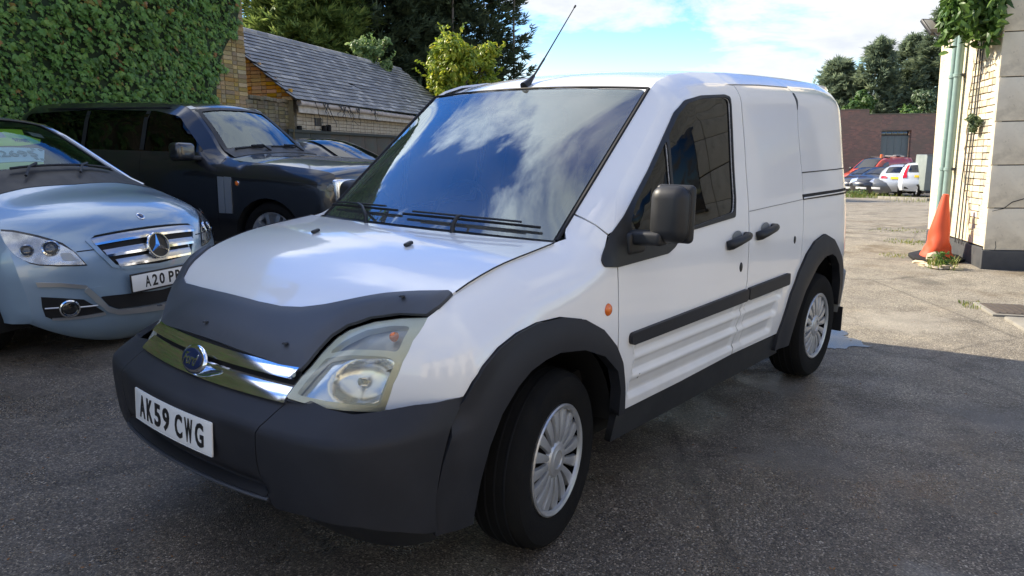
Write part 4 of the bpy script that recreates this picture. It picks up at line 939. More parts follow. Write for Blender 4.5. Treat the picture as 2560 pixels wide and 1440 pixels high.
# windscreen, its black border and the scuttle
def wgrid(name,v0,v1,t0,t1,n,m,mt,off=0.):
    V=[];Fc=[]
    for i in range(n+1):
        for j in range(m+1): 
            p=v_wind(v0+(v1-v0)*i/n,t0+(t1-t0)*j/m); V.append((p[0]+off*.64,p[1],p[2]+off*.77))
    for i in range(n):
        for j in range(m): a=i*(m+1)+j; Fc.append((a,a+m+1,a+m+2,a+1))
    return obj(name,V,Fc,mt,van)
wgrid('windscreen',-.985,.985,.0,.985,24,14,M['wind'])
wp=rounded([(-1,-.02),(1,-.02),(1,1.),(-1,1.)],.07,4); wh=rounded([(-.935,.075),(.935,.075),(.955,.97),(-.955,.97)],.06,4)
panel('windscreen_border',v_wind,wp,M['black'],van,res=.08,thick=.004,holes=[wh],off=-.006,sx=.7,sy=.9)
for sg in (1,-1): tube('windscreen_seal',[v_wind(sg*1.005,t) for t in [i/10 for i in range(11)]],.008,M['seal'],van,6)
tube('windscreen_seal',[v_wind(v,1.003) for v in [-1+i/8 for i in range(17)]],.006,M['seal'],van,6)
V=[];Fc=[]
for i in range(21):
    v=-1+i/10; y=v*.731; a=(-.158+.10*(1-v*v)+.01,y,v_hood(-.158+.10*(1-v*v),y)-.012); b=v_wind(v*.99,.02)
    m=((a[0]*.5+b[0]*.5),(a[1]+b[1])/2,min(a[2],b[2])-.012); V+=[a,m,(b[0],b[1],b[2]-.004)]
for i in range(20):
    for k in (0,1): a=i*3+k; Fc.append((a,a+3,a+4,a+1))
obj('scuttle_panel',V,Fc,M['black'],van)
def wpt(v,t,off): 
    p=v_wind(v,t); return Vector((p[0]+off*.64,p[1],p[2]+off*.77))
for v0,v1,pv,t0 in ((-.05,.90,.42,.045),(-.97,-.12,-.30,.06)):
    w=thing('wiper',None,None); w.parent=van
    tube('blade',[wpt(v0+(v1-v0)*i/8,t0,.018) for i in range(9)],.0055,M['seal'],w,6)
    tube('blade_spine',[wpt(v0+.1+(v1-v0-.2)*i/6,t0+.004,.034) for i in range(7)],.0045,M['black'],w,6)
    mid=wpt((v0+v1)/2,t0+.005,.036)
    tube('arm',[wpt(pv,-.045,.02),wpt(pv*.9+.1*(v0+v1)/2,-.01,.045),wpt((pv+(v0+v1)/2)/2,t0*.6,.05),mid],[.011,.009,.007,.005],M['black'],w,8)
    lathe('pivot',[(0,.03),(.016,.028),(.02,.02),(.02,0)],M['black'],w,14,'z',wpt(pv,-.05,.0)-Vector((0,0,.01)))
for y in (.29,-.28):
    w=box('washer_jet',(.038,.020,.014),(.143,y,v_hood(.143,y)+.008),M['black'],van,.006,Matrix.Rotation(.25,3,'Y'))
# grille bars and badge
def fgrille(y,z): return ({'d':1} and (.845-.2*y*y-(z-.655)*.55,y,z))
panel('grille_backing',fgrille,[(-.47,.655),(.47,.655),(.455,.775),(-.455,.775)],M['seal'],van,res=.08,thick=0,off=-.018)
def bar_fn(z0,z1,h):
    def g(y,z):
        t=max(0,min(1,(z-z0)/(z1-z0))); p=fgrille(y,z)
        return (p[0]+h*(1-t)+.006*math.sin(math.pi*t)-.012,p[1],p[2])
    return g
def bar_fn0(z0,z1,h):
    def g(y,z):
        t=(z-z0)/(z1-z0); p=fgrille(y,z); b=h*math.sin(math.pi*max(0,min(1,t)))
        return (p[0]+b,p[1],p[2]+b*.25)
    return g
panel('grille_bar',bar_fn(.734,.762,.020),[(-.450,.734),(.450,.734),(.446,.762),(-.446,.762)],M['chrome'],van,res=.014,thick=.012)
panel('grille_bar',bar_fn(.672,.713,.026),[(-.463,.672),(.463,.672),(.453,.713),(-.453,.713)],M['chrome'],van,res=.014,thick=.012)
bx=Vector(fgrille(0,.722))+Vector((.030,0,.002)); brot=frame(bx,(0,1,0),(-.34,0,.94))
bd=thing('badge',None,None); bd.parent=van; bd.matrix_local=brot
def dome(name,a,b,h,mt,parent,z0=0.,seg=36):
    V=[];Fc=[];R=6
    for r in range(R+1):
        q=math.sin(r/R*math.pi/2); zz=z0+h*math.cos(r/R*math.pi/2)
        for k in range(seg): an=2*math.pi*k/seg; V.append((a*q*math.cos(an),b*q*math.sin(an),zz))
    for r in range(R):
        for k in range(seg): k2=(k+1)%seg; Fc.append((r*seg+k,(r+1)*seg+k,(r+1)*seg+k2,r*seg+k2))
    return obj(name,V,Fc,mt,parent)
dome('badge_rim',.080,.048,.014,M['chrome'],bd); dome('badge_field',.064,.0355,.006,M['navy'],bd,.0095)
text('badge_lettering','Ford',.088,.040,M['chrome'],bd,frame((0,0,.0150),(1,0,0),(0,1,0)),.0012,.012,.35)
# bumper, seams, plate
bc=[(.46,.70),(.455,.66),(.444,.60),(.440,.50),(.445,.44),(.470,.39),(.472,.362)]
cen=[(-s,z) for s,z in bc]+[(s,z) for s,z in bc[::-1]]
panel('bumper',fbump,cen[::-1],M['plastic'],van,res=.014,thick=.02)
bf=[(1.090,.684),(1.073,.604),(1.051,.498),(1.032,.381),(1.024,.285)]
cor=[(s+.004,min(z,.688)) for s,z in bc]+[(.607,.368),(.815,.352),(.927,.322),(1.0,.290)]+bf[::-1]+[(1.03,.685),(.95,.684),(.85,.674),(.75,.668),(.62,.674),(.52,.684)]
for mir in (False,True): panel('bumper_corner',fbump,cor,M['plastic'],van,res=.015,thick=.02,mirror=mir)
panel('air_slot',lambda s,z:v_bump(s,z)+(z,),rounded([(-.46,.403),(.465,.401),(.47,.416),(-.46,.418)],.005,2),M['seal'],van,res=.03,thick=.0,off=.003)
tube('bumper_lip',[v_bump(-.47+.047*k,.392,.002)+(.392,) for k in range(21)],.006,M['plastic2'],van,6)
panel('lower_valance',lambda s,z:v_bump(s,z,-.075)+(z,),[(-1.0,.20),(1.0,.20),(1.0,.32),(.6,.40),(.3,.43),(-.3,.43),(-.6,.40),(-1.0,.32)],M['black'],van,res=.05,thick=.0)
pm=frame(Vector(fbump(.0,.538))+Vector((.0075,.0,0)),(0,1,0),(-.05,0,1))
np_=box('number_plate',(.52,.111,.004),(0,0,0),M['plate_w'],van,.004); 
bm=bmesh.new(); bm.from_mesh(np_.data); bmesh.ops.subdivide_edges(bm,edges=bm.edges[:],cuts=6,use_grid_fill=True)
for v in bm.verts: v.co.z-=.17*v.co.x**2
bm.to_mesh(np_.data); bm.free(); np_.matrix_local=pm
def plate_text(pl,chars,w,h,gapi,mt=None,curve=.17):
    """number plate characters, each 50 mm by 79 mm, bent with the plate"""
    n=len(chars); tot=sum((.0 if c==' ' else .05) for c in chars)+.011*(n-1-1)+.022
    x=-tot/2
    for c in chars:
        if c==' ': x+=.033-.011; continue
        me=lettering(c,.046 if c!='1' else .02,.079,.0008,.028)
        for v in me.vertices: v.co.z+=-curve*(v.co.x+x+.025)**2
        me.materials.clear(); me.materials.append(M['ink']); o=bpy.data.objects.new('plate_character',me); link(o,pl); o.matrix_local=Matrix.Translation((x+.025,.001,.003)); x+=.061
plate_text(np_,'AK59 CWG',0,0,4)
# headlamps
def polyline_at(L,t):
    d=[0]
    for a,b in zip(L,L[1:]): d.append(d[-1]+(Vector(b)-Vector(a)).length)
    q=t*d[-1]
    for i in range(len(L)-1):
        if q<=d[i+1] or i==len(L)-2:
            return Vector(L[i]).lerp(Vector(L[i+1]),(q-d[i])/max(1e-9,d[i+1]-d[i]))
def hp(x,y,dz=-.008): return (x+.002,y,v_hood(x,y)+dz)
def sp(x,z,dy=-.004): return (x,v_side(x,z)+dy,z)
H_left=[(.800,.462,.688),hp(.736,.458),hp(.70,.462),hp(.655,.456),hp(.60,.458)]
H_top=[H_left[-1],hp(.563,.475),hp(.520,.537),hp(.487,.632),hp(.462,.728)]
H_right=[sp(.600,.640),sp(.580,.727),sp(.555,.793),sp(.521,.853),sp(.465,.915),H_top[-1]]
H_bot=[tuple(Vector(H_left[0]).lerp(Vector(H_right[0]),t)+Vector((.03,.03,0))*math.sin(math.pi*t)) for t in (0,.2,.4,.6,.8,1)]
def coons(u,v):
    b,t,l,r=polyline_at(H_bot,u),polyline_at(H_top,u),polyline_at(H_left,v),polyline_at(H_right,v)
    p=(b*(1-v)+t*v)+(l*(1-u)+r*u)-(Vector(H_bot[0])*(1-u)*(1-v)+Vector(H_bot[-1])*u*(1-v)+Vector(H_top[0])*(1-u)*v+Vector(H_top[-1])*u*v)
    k=.022*math.sin(math.pi*u)*math.sin(math.pi*v)
    return p+Vector((.62,.35,.60))*k
far_side=[0.]
_coons=coons
def coons(u,v): return _coons(u,v)-Vector((.3,0,1))*(far_side[0]*(.3+.7*v))      # the far lamp sits deeper under the guard
def coons_in(dep):
    def g(u,v): return tuple(coons(u,v)-Vector((.72,.25,.45))*dep)
    return g
sq=rounded([(.0,.0),(1,.0),(1,1),(.0,1)],.04,3)
sx_,sy_=.34,.33
low=rounded([(.075,.07),(.915,.06),(.90,.50),(.82,.54),(.13,.56)],.05,4); upr=rounded([(.13,.63),(.88,.60),(.85,.88),(.62,.90),(.35,.87),(.19,.79)],.05,4)
for mir in (False,True):
    hl=thing('headlamp',None,None); hl.parent=van; far_side[0]=.05 if mir else 0.
    panel('lens',lambda u,v:tuple(coons(u,v)),sq,M['lens'],hl,res=.03,thick=0,mirror=mir,sx=sx_,sy=sy_)
    panel('bezel',coons_in(.006),sq,M['bezel'],hl,res=.03,thick=.02,holes=[low,upr],mirror=mir,sx=sx_,sy=sy_)
    panel('lamp_seal',coons_in(.012),[(-.035,-.035),(1.03,-.035),(1.03,1.02),(-.03,1.03)],M['black'],hl,res=.03,thick=.0,holes=[sq],mirror=mir,sx=sx_,sy=sy_)
    def bowl(u,v):
        d=math.hypot((u-.60)/.30,(v-.30)/.235); k=.03+.055*max(0,1-d*d)**.5 if d<1 else .03
        return tuple(coons(u,v)-Vector((.80,.2,.35))*(k+.006))
    panel('reflector',bowl,[(.05,.03),(.94,.03),(.93,.57),(.10,.57)],M['reflector'],hl,res=.012,thick=0,mirror=mir,sx=sx_,sy=sy_)
    def bowl2(u,v): return tuple(coons(u,v)-Vector((.80,.2,.35))*(.028+.012*math.sin((u-.1)*10)**2*.2+.02*(1-abs(v-.72)/.2)))
    panel('indicator_reflector',bowl2,[(.10,.57),(.93,.57),(.90,.92),(.12,.92)],M['lampgrey'],hl,res=.02,thick=0,mirror=mir,sx=sx_,sy=sy_)
    s_=-1 if mir else 1
    c=coons(.735,.76)-Vector((.8,.2,.35))*.022; b=dome('indicator_bulb',.016,.016,.02,M['amber'],hl); b.matrix_local=frame((c.x,c.y*s_,c.z),(0,1,0),(-.45,0,.9))
    c=coons(.60,.30)-Vector((.8,.2,.35))*.06; b=lathe('bulb_cap',[(0,.02),(.012,.02),(.014,0)],M['chrome'],hl,16,'z'); b.matrix_local=frame((c.x,c.y*s_,c.z),(0,1,0),(-.2,0,1))
# mirrors, handles, locks, repeater
def rbox(name,size,mw,mt,parent,bev,seg=4,skew=None):
    bm=bmesh.new(); bmesh.ops.create_cube(bm,size=1)
    for v in bm.verts: 
        v.co=Vector((v.co.x*size[0],v.co.y*size[1],v.co.z*size[2]))
        if skew and v.co.x<0: v.co.y*=skew[0]; v.co.z*=skew[1]
    bmesh.ops.bevel(bm,geom=bm.edges[:],offset=bev,segments=seg,profile=.5,affect='EDGES')
    return bm_obj(name,bm,mt,parent,True,60,mw)
for sg in (1,-1):
    mr=thing('door_mirror',None,None); mr.parent=van
    if sg<0: mr.location=(-.03,.055,-.06)
    rbox('mirror_housing',(.095,.150,.215),frame((-.525,sg*.992,1.172),(1,sg*.10,.04),(-sg*.10,1,0)),M['black'],mr,.050,5)
    rbox('mirror_rim',(.04,.155,.218),frame((-.565,sg*.990,1.171),(1,sg*.10,.04),(-sg*.10,1,0)),M['black'],mr,.020,4)
    rbox('mirror_arm',(.075,.16,.055),frame((-.505,sg*.905,1.078),(1,0,0),(0,1,.03*sg)),M['black'],mr,.016,3)
    rbox('mirror_foot',(.12,.05,.085),frame((-.51,sg*.848,1.055),(1,0,0),(0,1,0)),M['black'],mr,.015,3)
    rbox('mirror_glass',(.006,.12,.17),frame((-.587,sg*.988,1.17),(1,sg*.10,.04),(-sg*.10,1,0)),M['chrome'],mr,.002,1)
for x,z in ((-1.42,.975),(-1.755,.988)):
    for sg in (1,-1):
        h=thing('door_handle',None,None); h.parent=van; y=v_side(x,z)
        pts=[(x+.10,y+.004,z-.018),(x+.085,y+.020,z-.012),(x+.03,y+.034,z+.0),(x-.04,y+.036,z+.010),(x-.085,y+.026,z+.014),(x-.10,y+.004,z+.014)]
        V,Fc=tube_geo([(a,b*sg,c) for a,b,c in pts],[.022,.024,.021,.019,.020,.018],10); obj('grip',V,Fc,M['black'],h)
        dm=dome('handle_recess',.055,.032,.003,M['inner2'],h); dm.matrix_local=frame((x-.01,sg*(y+.001),z+.012),(-sg,0,0),(0,0,1))
for x,z,a,b,m_ in ((-1.475,.838,.017,.024,'black'),(-2.172,.902,.014,.022,'black')):
    for sg in (1,-1):
        d=dome('lock_cover' if x>-2 else 'body_plug',a,b,.006,M[m_],van); d.matrix_local=frame((x,sg*v_side(x,z),z),(-sg,0,0),(0,0,1))
for sg in (1,-1):
    d=dome('side_repeater',.021,.024,.014,M['amber'],van); d.matrix_local=frame((-.314,sg*v_side(-.314,.826),.826),(-sg,0,0),(0,0,1))
# scuffs on the door
both('scuff',fside,[(-.562,.498),(-.566,.520),(-.570,.520),(-.567,.497)],M['inner'],res=.02,off=.0012,thick=.001)
# aerial
ae=thing('aerial',None,None); ae.parent=van
base=Vector((-.893,0,v_roof(-.893,0)))
tube('aerial_base',[base+Vector((.028,0,-.004)),base+Vector((-.01,0,.016)),base+Vector((-.05,0,.05))],[.020,.016,.008],M['black'],ae,10)
tube('aerial_rod',[base+Vector((-.048,0,.048)),base+Vector((-.13,0,.135))],.0055,M['black'],ae,8)
tube('aerial_rod',[base+Vector((-.13,0,.135)),(-1.262,0,2.09)],[.004,.0025],M['black'],ae,8); 
tube('aerial_tip',[(-1.262,0,2.09),(-1.272,0,2.101)],.005,M['black'],ae,8)
# back end, floor
def frear(y,z): return (-3.375-.03*(1-min(1,abs(y)/.66)**2.5)-.02*math.sin((z-.6)/1.2*3.14),y,z)
panel('rear_door',frear,[(-.64,.60),(.64,.60),(.66,.9),(.62,1.5),(.56,1.76),(-.56,1.76),(-.62,1.5),(-.66,.9)],M['white'],van,res=.08,thick=.02,flip=True)
both('rear_bumper',fside0,rounded([(-3.04,.33),(-3.02,.52),(-3.06,.60),(-3.36,.60),(-3.37,.33)],.03,3),M['inner2'],res=.03,off=.022,thick=.03)
box('rear_bumper_bar',(.10,1.25,.26),(-3.40,0,.465),M['inner2'],van,.03)
box('underbody',(3.7,1.35,.16),(-1.45,0,.30),M['under'],van)
box('radiator_box',(.5,1.3,.3),(.45,0,.42),M['under'],van)
for x,y0 in ((-3.05,.79),(-3.05,-.79)): box('mud_flap',(.012,.20,.16),(x,y0,.30),M['seal'],van)
# cab: dash, seats, wheel, bulkhead
V=[];Fc=[]
for i in range(13):
    y=-.66+i*.11
    for k,(x,z) in enumerate(((-.22,1.045),(-.42,1.05),(-.60,1.03),(-.68,.95),(-.66,.7))): V.append((x+(.10*(1-(y/.66)**2) if k<2 else 0),y,z+(.03 if k in(1,2) and -.62<y<-.12 else 0)))
for i in range(12):
    for k in range(4): a=i*5+k; Fc.append((a,a+1,a+6,a+5))
obj('dashboard',V,Fc,M['dash'],van)
for y in (.36,-.36):
    s=thing('seat',None,None); s.parent=van
    rbox('cushion',(.50,.50,.16),Matrix.Translation((-1.12,y,.78)),M['seat'],s,.05,3)
    rbox('backrest',(.14,.48,.62),frame((-1.42,y,1.14),(1,0,.22),(0,1,0)),M['seat'],s,.05,3)
    rbox('headrest',(.09,.27,.17),frame((-1.50,y,1.53),(1,0,.2),(0,1,0)),M['seat'],s,.04,3)
V=[];Fc=[];n=28;mm=10
for i in range(n):
    a=2*math.pi*i/n
    for k in range(mm): b=2*math.pi*k/mm; r=.18+.014*math.cos(b); V.append((r*math.cos(a),r*math.sin(a),.014*math.sin(b)))
for i in range(n):
    for k in range(mm): Fc.append((i*mm+k,((i+1)%n)*mm+k,((i+1)%n)*mm+(k+1)%mm,i*mm+(k+1)%mm))
obj('steering_wheel',V,Fc,M['black'],van,mw=frame((-.78,-.36,1.06),(0,1,0),(-.45,0,.9)))
panel('bulkhead',lambda y,z:(-1.66,y,z),[(-.78,.5),(.78,.5),(.78,1.2),(.68,1.70),(-.68,1.70),(-.78,1.2)],M['inner'],van,res=.2,thick=.02)
rbox('interior_mirror',(.03,.20,.06),Matrix.Translation((-.80,0,1.54)),M['black'],van,.012,2)
box('cab_floor',(1.6,1.4,.05),(-.9,0,.52),M['under'],van)
# wheels
def van_wheel(x,sg,turn=0.):
    w=lathe('wheel',[(.20,-.09),(.225,-.098),(.27,-.104),(.298,-.098),(.314,-.080),(.321,-.05),(.323,0),(.321,.05),(.314,.080),(.298,.098),(.27,.104),(.225,.098),(.203,.088),(.198,.03)],M['rubber'],van,64)
    w.matrix_local=Matrix.Translation((x,sg*.765,.322))@(Matrix.Rotation(math.pi,4,'Z') if sg<0 else Matrix.Identity(4))@Matrix.Rotation(turn,4,'Z')
    for dy in (-.055,-.018,.018,.055):
        g=lathe('tread_groove',[(.3235,dy-.004),(.3245,dy),(.3235,dy+.004)],M['seal'],w,64)
    lathe('brake_drum',[(.0,.02),(.19,.02),(.195,-.05)],M['brake'],w,40)
    lathe('trim_rim',[(.200,.080),(.2025,.094),(.197,.0985),(.186,.094),(.183,.084)],M['silverplastic'],w,64)
    hub=lathe('trim_centre',[(.0,.090),(.030,.090),(.0315,.0935),(.036,.0945),(.040,.0925),(.058,.091),(.066,.085),(.070,.072)],M['silverplastic'],w,40)
    me=None
    for k in range(16):
        a=2*math.pi*k/16
        if me is None:
            V=[];Fc=[]; n=6
            for i in range(n+1):
                t=i/n; r=.058+(.190-.058)*t; hw=(.0100+.0150*t); yy=.081+.009*math.sin(math.pi*(.15+.8*t))
                V+=[(r,yy-.014,-hw),(r,yy-.0015,-hw*.84),(r,yy+.0015,0),(r,yy-.0015,hw*.84),(r,yy-.014,hw)]
            for i in range(n):
                for q in range(4): b=i*5+q; Fc.append((b,b+1,b+6,b+5))
            me=mesh('trim_spoke',V,[f[::-1] for f in Fc],M['silverplastic'],True,50)
        o=bpy.data.objects.new('trim_spoke',me); link(o,w); o.rotation_euler=(0,a,0)
    return w
van_wheel(-.02,1,math.radians(11)); van_wheel(-2.665,1,0.); van_wheel(-.02,-1,math.radians(11)); van_wheel(-2.665,-1,0.)
# ---------------------------------------------------------------- other vehicles
def strip_geo(cs,u0,u1,v0,v1,nu,nv,off=0.,skip=None):
    V=[];Fc=[]
    for i in range(nu+1):
        for j in range(nv+1): V.append(cs.strip(u0+(u1-u0)*i/nu,v0+(v1-v0)*j/nv,off))
    for i in range(nu):
        for j in range(nv):
            u=u0+(u1-u0)*(i+.5)/nu; v=v0+(v1-v0)*(j+.5)/nv
            if skip and skip(u,v): continue
            a=i*(nv+1)+j; Fc.append((a,a+nv+1,a+nv+2,a+1))
    return V,[f[::-1] for f in Fc]
def car_side_poly(cs,zb,arches,r_res=14):
    """outline of the body side, with its wheel arches cut out"""
    top=[(p[0],p[1]) for p in cs.edge]; bottom=[]
    for xc,zc,R in sorted(arches):
        a0=math.asin(max(-1,(zb-zc)/R))
        for k in range(r_res+1):
            a=math.pi-a0-(math.pi-2*a0)*k/r_res; bottom.append((xc+R*math.cos(a),zc+R*math.sin(a)))
    return top+bottom
def car_wheel(parent,x,y,r,w,mt,spokes=5,rim=.68,turn=0.,face=None):
    sg=1 if y>0 else -1
    wl=lathe('wheel',[(r*rim,-w*.45),(r*.8,-w*.52),(r*.94,-w*.48),(r,-w*.3),(r,w*.3),(r*.94,w*.48),(r*.8,w*.52),(r*rim,w*.44)],M['rubber'],parent,40)
    wl.matrix_local=Matrix.Translation((x,y,r))@(Matrix.Rotation(math.pi,4,'Z') if sg<0 else Matrix.Identity(4))@Matrix.Rotation(turn,4,'Z')
    ri=r*rim; lathe('rim',[(0,-w*.05),(ri*.9,-w*.1),(ri*.9,w*.30),(ri*.97,w*.42),(ri*1.0,w*.47),(ri*1.02,w*.44)],face or mt,wl,40)
    lathe('hub_cap',[(0,w*.40),(ri*.16,w*.39),(ri*.22,w*.30)],mt,wl,20); me=None
    for k in range(spokes):
        if me is None:
            V=[];Fc=[]
            for i in range(5):
                t=i/4; rr=ri*(.14+.84*t); hw=ri*(.075+.045*t)
                V+=[(rr,w*.20,-hw),(rr,w*(.38+.04*math.sin(t*3)),-hw*.7),(rr,w*(.38+.04*math.sin(t*3)),hw*.7),(rr,w*.20,hw)]
            for i in range(4):
                for q in range(3): b=i*4+q; Fc.append((b,b+4,b+5,b+1))
            me=mesh('spoke',V,Fc,mt,True,40)
        o=bpy.data.objects.new('spoke',me); link(o,wl); o.rotation_euler=(0,2*math.pi*k/spokes,0)
    return wl
def car_shell(e,cs,pt,zb,arches,res=.09,nu=None,nv=16,screens=(),side_holes=(),inset=.0):
    poly=car_side_poly(cs,zb,arches)
    for mir in (False,True): panel('body_side',cs.side3,poly,pt,e,res=res,thick=0,flip=True,mirror=mir,holes=side_holes)
    U=len(cs.raw)-1
    V,Fc=strip_geo(cs,0,U,-1,1,nu or U*5,nv,0.,lambda u,v:any(a<u<b and abs(v)<w for a,b,w in screens))
    obj('body',V,Fc,pt,e)
    xs=[p[0] for p in cs.raw]
    box('floor',(max(xs)-min(xs)-.5,cs.W(.4)*1.7,.10),((max(xs)+min(xs))/2,0,zb+.12),M['under'],e)
    for xc,zc,R in arches:
        for sg in (1,-1):
            V=[];Fc=[];n=16; yo=cs.side(xc,zc+R)-.02
            for i in range(n+1):
                a=math.radians(-20+220*i/n)
                for yy in (yo,yo-.32): V.append((xc+(R+.01)*math.cos(a),sg*yy,zc+(R+.01)*math.sin(a)))
            for i in range(n): Fc.append((2*i,2*i+1,2*i+3,2*i+2))
            V.append((xc,sg*(yo-.32),zc)); s0=len(V)-1
            for i in range(n): Fc.append((s0,2*i+1,2*i+3))
            obj('wheel_arch_liner',V,Fc,M['under'],e)
def sides(name,e,cs,poly,mt,off=.004,res=.1,thick=.0,only=None,holes=()):
    out=[]
    for mir in ((False,True) if only is None else (only,)): out.append(panel(name,lambda x,z:cs.side3(x,z,0),poly,mt,e,res=res,thick=thick,flip=True,mirror=mir,off=off,holes=holes))
    return out
def strips(name,e,cs,poly,mt,off=.004,res=.08,thick=.006,holes=(),mirror2=False,su=.22,sv=.75):
    """a piece laid on the strip, given in (u,v); mirror2 puts its twin on the other half"""
    out=[]
    for mir in ((False,True) if mirror2 else (False,)):
        out.append(panel(name,lambda u,v:cs.pt(u,v),poly,mt,e,res=res,thick=thick,off=off,holes=holes,flip=True,mirror=mir,sx=su,sy=sv))
    return out
def on_strip(cs,u,v,off=0.):
    e=1e-3; p=Vector(cs.pt(u,v)); a=Vector(cs.pt(u+e,v))-Vector(cs.pt(u-e,v)); b=Vector(cs.pt(u,v+e))-Vector(cs.pt(u,v-e))
    n=b.cross(a).normalized()
    if n.dot(p-Vector((-2.,0,.8)))<0: n=-n
    return frame(p+n*off,b,n.cross(b.normalized()),n)
def plate(e,mw,chars,mt,name='number_plate',surround=True,curve=0.):
    pl=box(name,(.52,.111,.006),(0,0,0),mt,None,.002); link_=pl; pl.parent=e; pl.matrix_local=mw
    if surround: box('plate_surround',(.545,.135,.004),(0,0,-.003),M['black'],pl,.002)
    if chars: plate_text(pl,chars,0,0,0,curve=0.)
    return pl
M['reflector2']=noisy('mottled_reflector',(.66,.68,.70),(.22,.23,.25),9,(.15,.35),metal=.9)  # metal grey mottled lighter and darker
# ---- silver-blue hatchback with the star
_vk=Tab([(0,.935),(2.2,.935),(2.5,.925),(4.9,.925),(5.8,1.),(12,1.)]); MERC.vk=_vk
pt=paint('blue_silver_paint',(.27,.38,.50),rough=.30,dirt=.05,metal=.35)
mc=thing('parked_car','silver-blue hatchback with a round star badge and a price sign in the windscreen','car',(-.444,-2.976,gz(-.444,-2.976)),math.radians(107.37))
scr=[(7.02,8.93,.90)]
sw=rounded([(-1.25,1.10),(-1.80,1.41),(-2.4,1.49),(-3.2,1.47),(-3.55,1.38),(-3.6,1.10)],.05,3)
car_shell(mc,MERC,pt,.26,[(-.86,.32,.36),(-3.63,.32,.36)],.07,75,30,scr,[sw])
sides('side_window',mc,MERC,sw,M['tint'],off=-.004)
strips('windscreen',mc,MERC,[(7.02,-.90),(8.95,-.90),(8.95,.90),(7.02,.90)],M['wind2'],off=-.004,thick=0,res=.1)
strips('windscreen_border',mc,MERC,rounded([(6.95,-.93),(9.0,-.93),(9.0,.93),(6.95,.93)],.03,2),M['black'],off=.002,thick=.003,res=.1,holes=[rounded([(7.13,-.86),(8.86,-.86),(8.86,.86),(7.13,.86)],.03,2)])
strips('scuttle_panel',mc,MERC,[(6.22,-.93),(6.30,-.5),(6.22,0),(6.30,.5),(6.22,.93),(7.08,.98),(7.08,-.98)],M['black'],off=.004)
for sg in (1,-1):
    tube('pillar_trim',[Vector(MERC.pt(u,sg*1.02,.006)) for u in (6.6,7.,7.5,8.,8.5,9.,9.5)],.009,M['chrome'],mc,6)
    tube('wiper',[on_strip(MERC,7.05,v,.03).translation for v in [sg*.06+k*.11-(.4 if sg<0 else 0) for k in range(7)]],.010,M['black'],mc,6)
    tube('wiper_arm',[on_strip(MERC,6.7,sg*.3-.1,.03).translation,on_strip(MERC,6.95,sg*.3,.05).translation,on_strip(MERC,7.08,sg*.3+.12,.045).translation],.010,M['black'],mc,6)
lampP=[(4.716,-.994),(4.479,-.927),(4.135,-.856),(3.807,-.783),(3.519,-.710),(3.243,-.658),(2.769,-.610),(2.809,-.675),(2.898,-.780),(3.038,-.876),(3.199,-.926),(3.504,-.972),(3.825,-.99),(4.19,-.998)]
lampP=[(u,v/.925) for u,v in lampP]
def strip_deep(cs,dep):
    return lambda u,v: tuple(Vector(cs.strip(u,v,-dep)))
for mir in (False,True):
    hl=thing('headlamp',None,None); hl.parent=mc
    a=dict(res=.05,flip=True,mirror=mir,sx=.22,sy=.75)
    panel('lamp_seal',lambda u,v:MERC.pt(u,v),[(u+(.06 if u>3.3 else -.05),v+(.014 if i<7 else -.0)) for i,(u,v) in enumerate(lampP)],M['black'],hl,off=.002,thick=0,**a)
    panel('reflector',lambda u,v:MERC.pt(u,v),lampP,M['reflector2'],hl,off=.004,thick=0,**a)
    s_=-1 if mir else 1
    for (u,v,rr) in ((3.50,-.845,.052),(3.62,-.985,.040)):
        m_=on_strip(MERC,u,v,.006); m_=Matrix.Translation((0,0,0))@m_
        if mir: m_=frame((m_.translation.x,-m_.translation.y,m_.translation.z),(m_[0][0],-m_[1][0],m_[2][0]),(0,0,1),(m_[0][2],-m_[1][2],m_[2][2]))
        r_=lathe('lamp_ring',[(rr,.0),(rr,.010),(rr*.82,.014),(rr*.78,.004)],M['chrome'],hl,28,'z'); r_.matrix_local=m_
        d_=dome('projector',rr*.78,rr*.78,.014,M['dark_glass'],hl,.002,20); d_.matrix_local=m_
    m_=lampP; cu_=[(2.92,-.70),(3.22,-.735),(3.27,-.80),(3.0,-.80)]
    panel('indicator_bowl',lambda u,v:MERC.pt(u,v),rounded(cu_,.03,2),M['lampgrey'],hl,off=.008,thick=.004,**a)
    panel('lens',lambda u,v:MERC.pt(u,v),lampP,M['lens2'],hl,off=.024,thick=0,**a)
gr=[(3.50,-.560),(3.59,-.515),(3.60,0),(3.58,.515),(3.49,.560),(3.0,.500),(2.62,.43),(2.52,.33),(2.44,.0),(2.52,-.33),(2.62,-.43),(3.0,-.500)]
gs=[(3.49,-.60),(3.63,-.545),(3.645,0),(3.63,.545),(3.49,.60),(2.95,.535),(2.56,.465),(2.43,.35),(2.34,.0),(2.43,-.35),(2.56,-.465),(2.95,-.535)]
strips('grille_surround',mc,MERC,gs,pt,off=.012,res=.05,thick=.02,holes=[gr]); strips('grille_backing',mc,MERC,gr,M['seal'],off=.003,thick=0,res=.08)
silver=mat('satin_silver',(.50,.52,.55),.28,.8)
def slat(u,vw,h):
    mkfn=lambda uu,v: MERC.pt(uu,v,.006+.020*math.sin(math.pi*max(0,min(1,(uu-(u-h))/(2*h)))))
    return mkfn
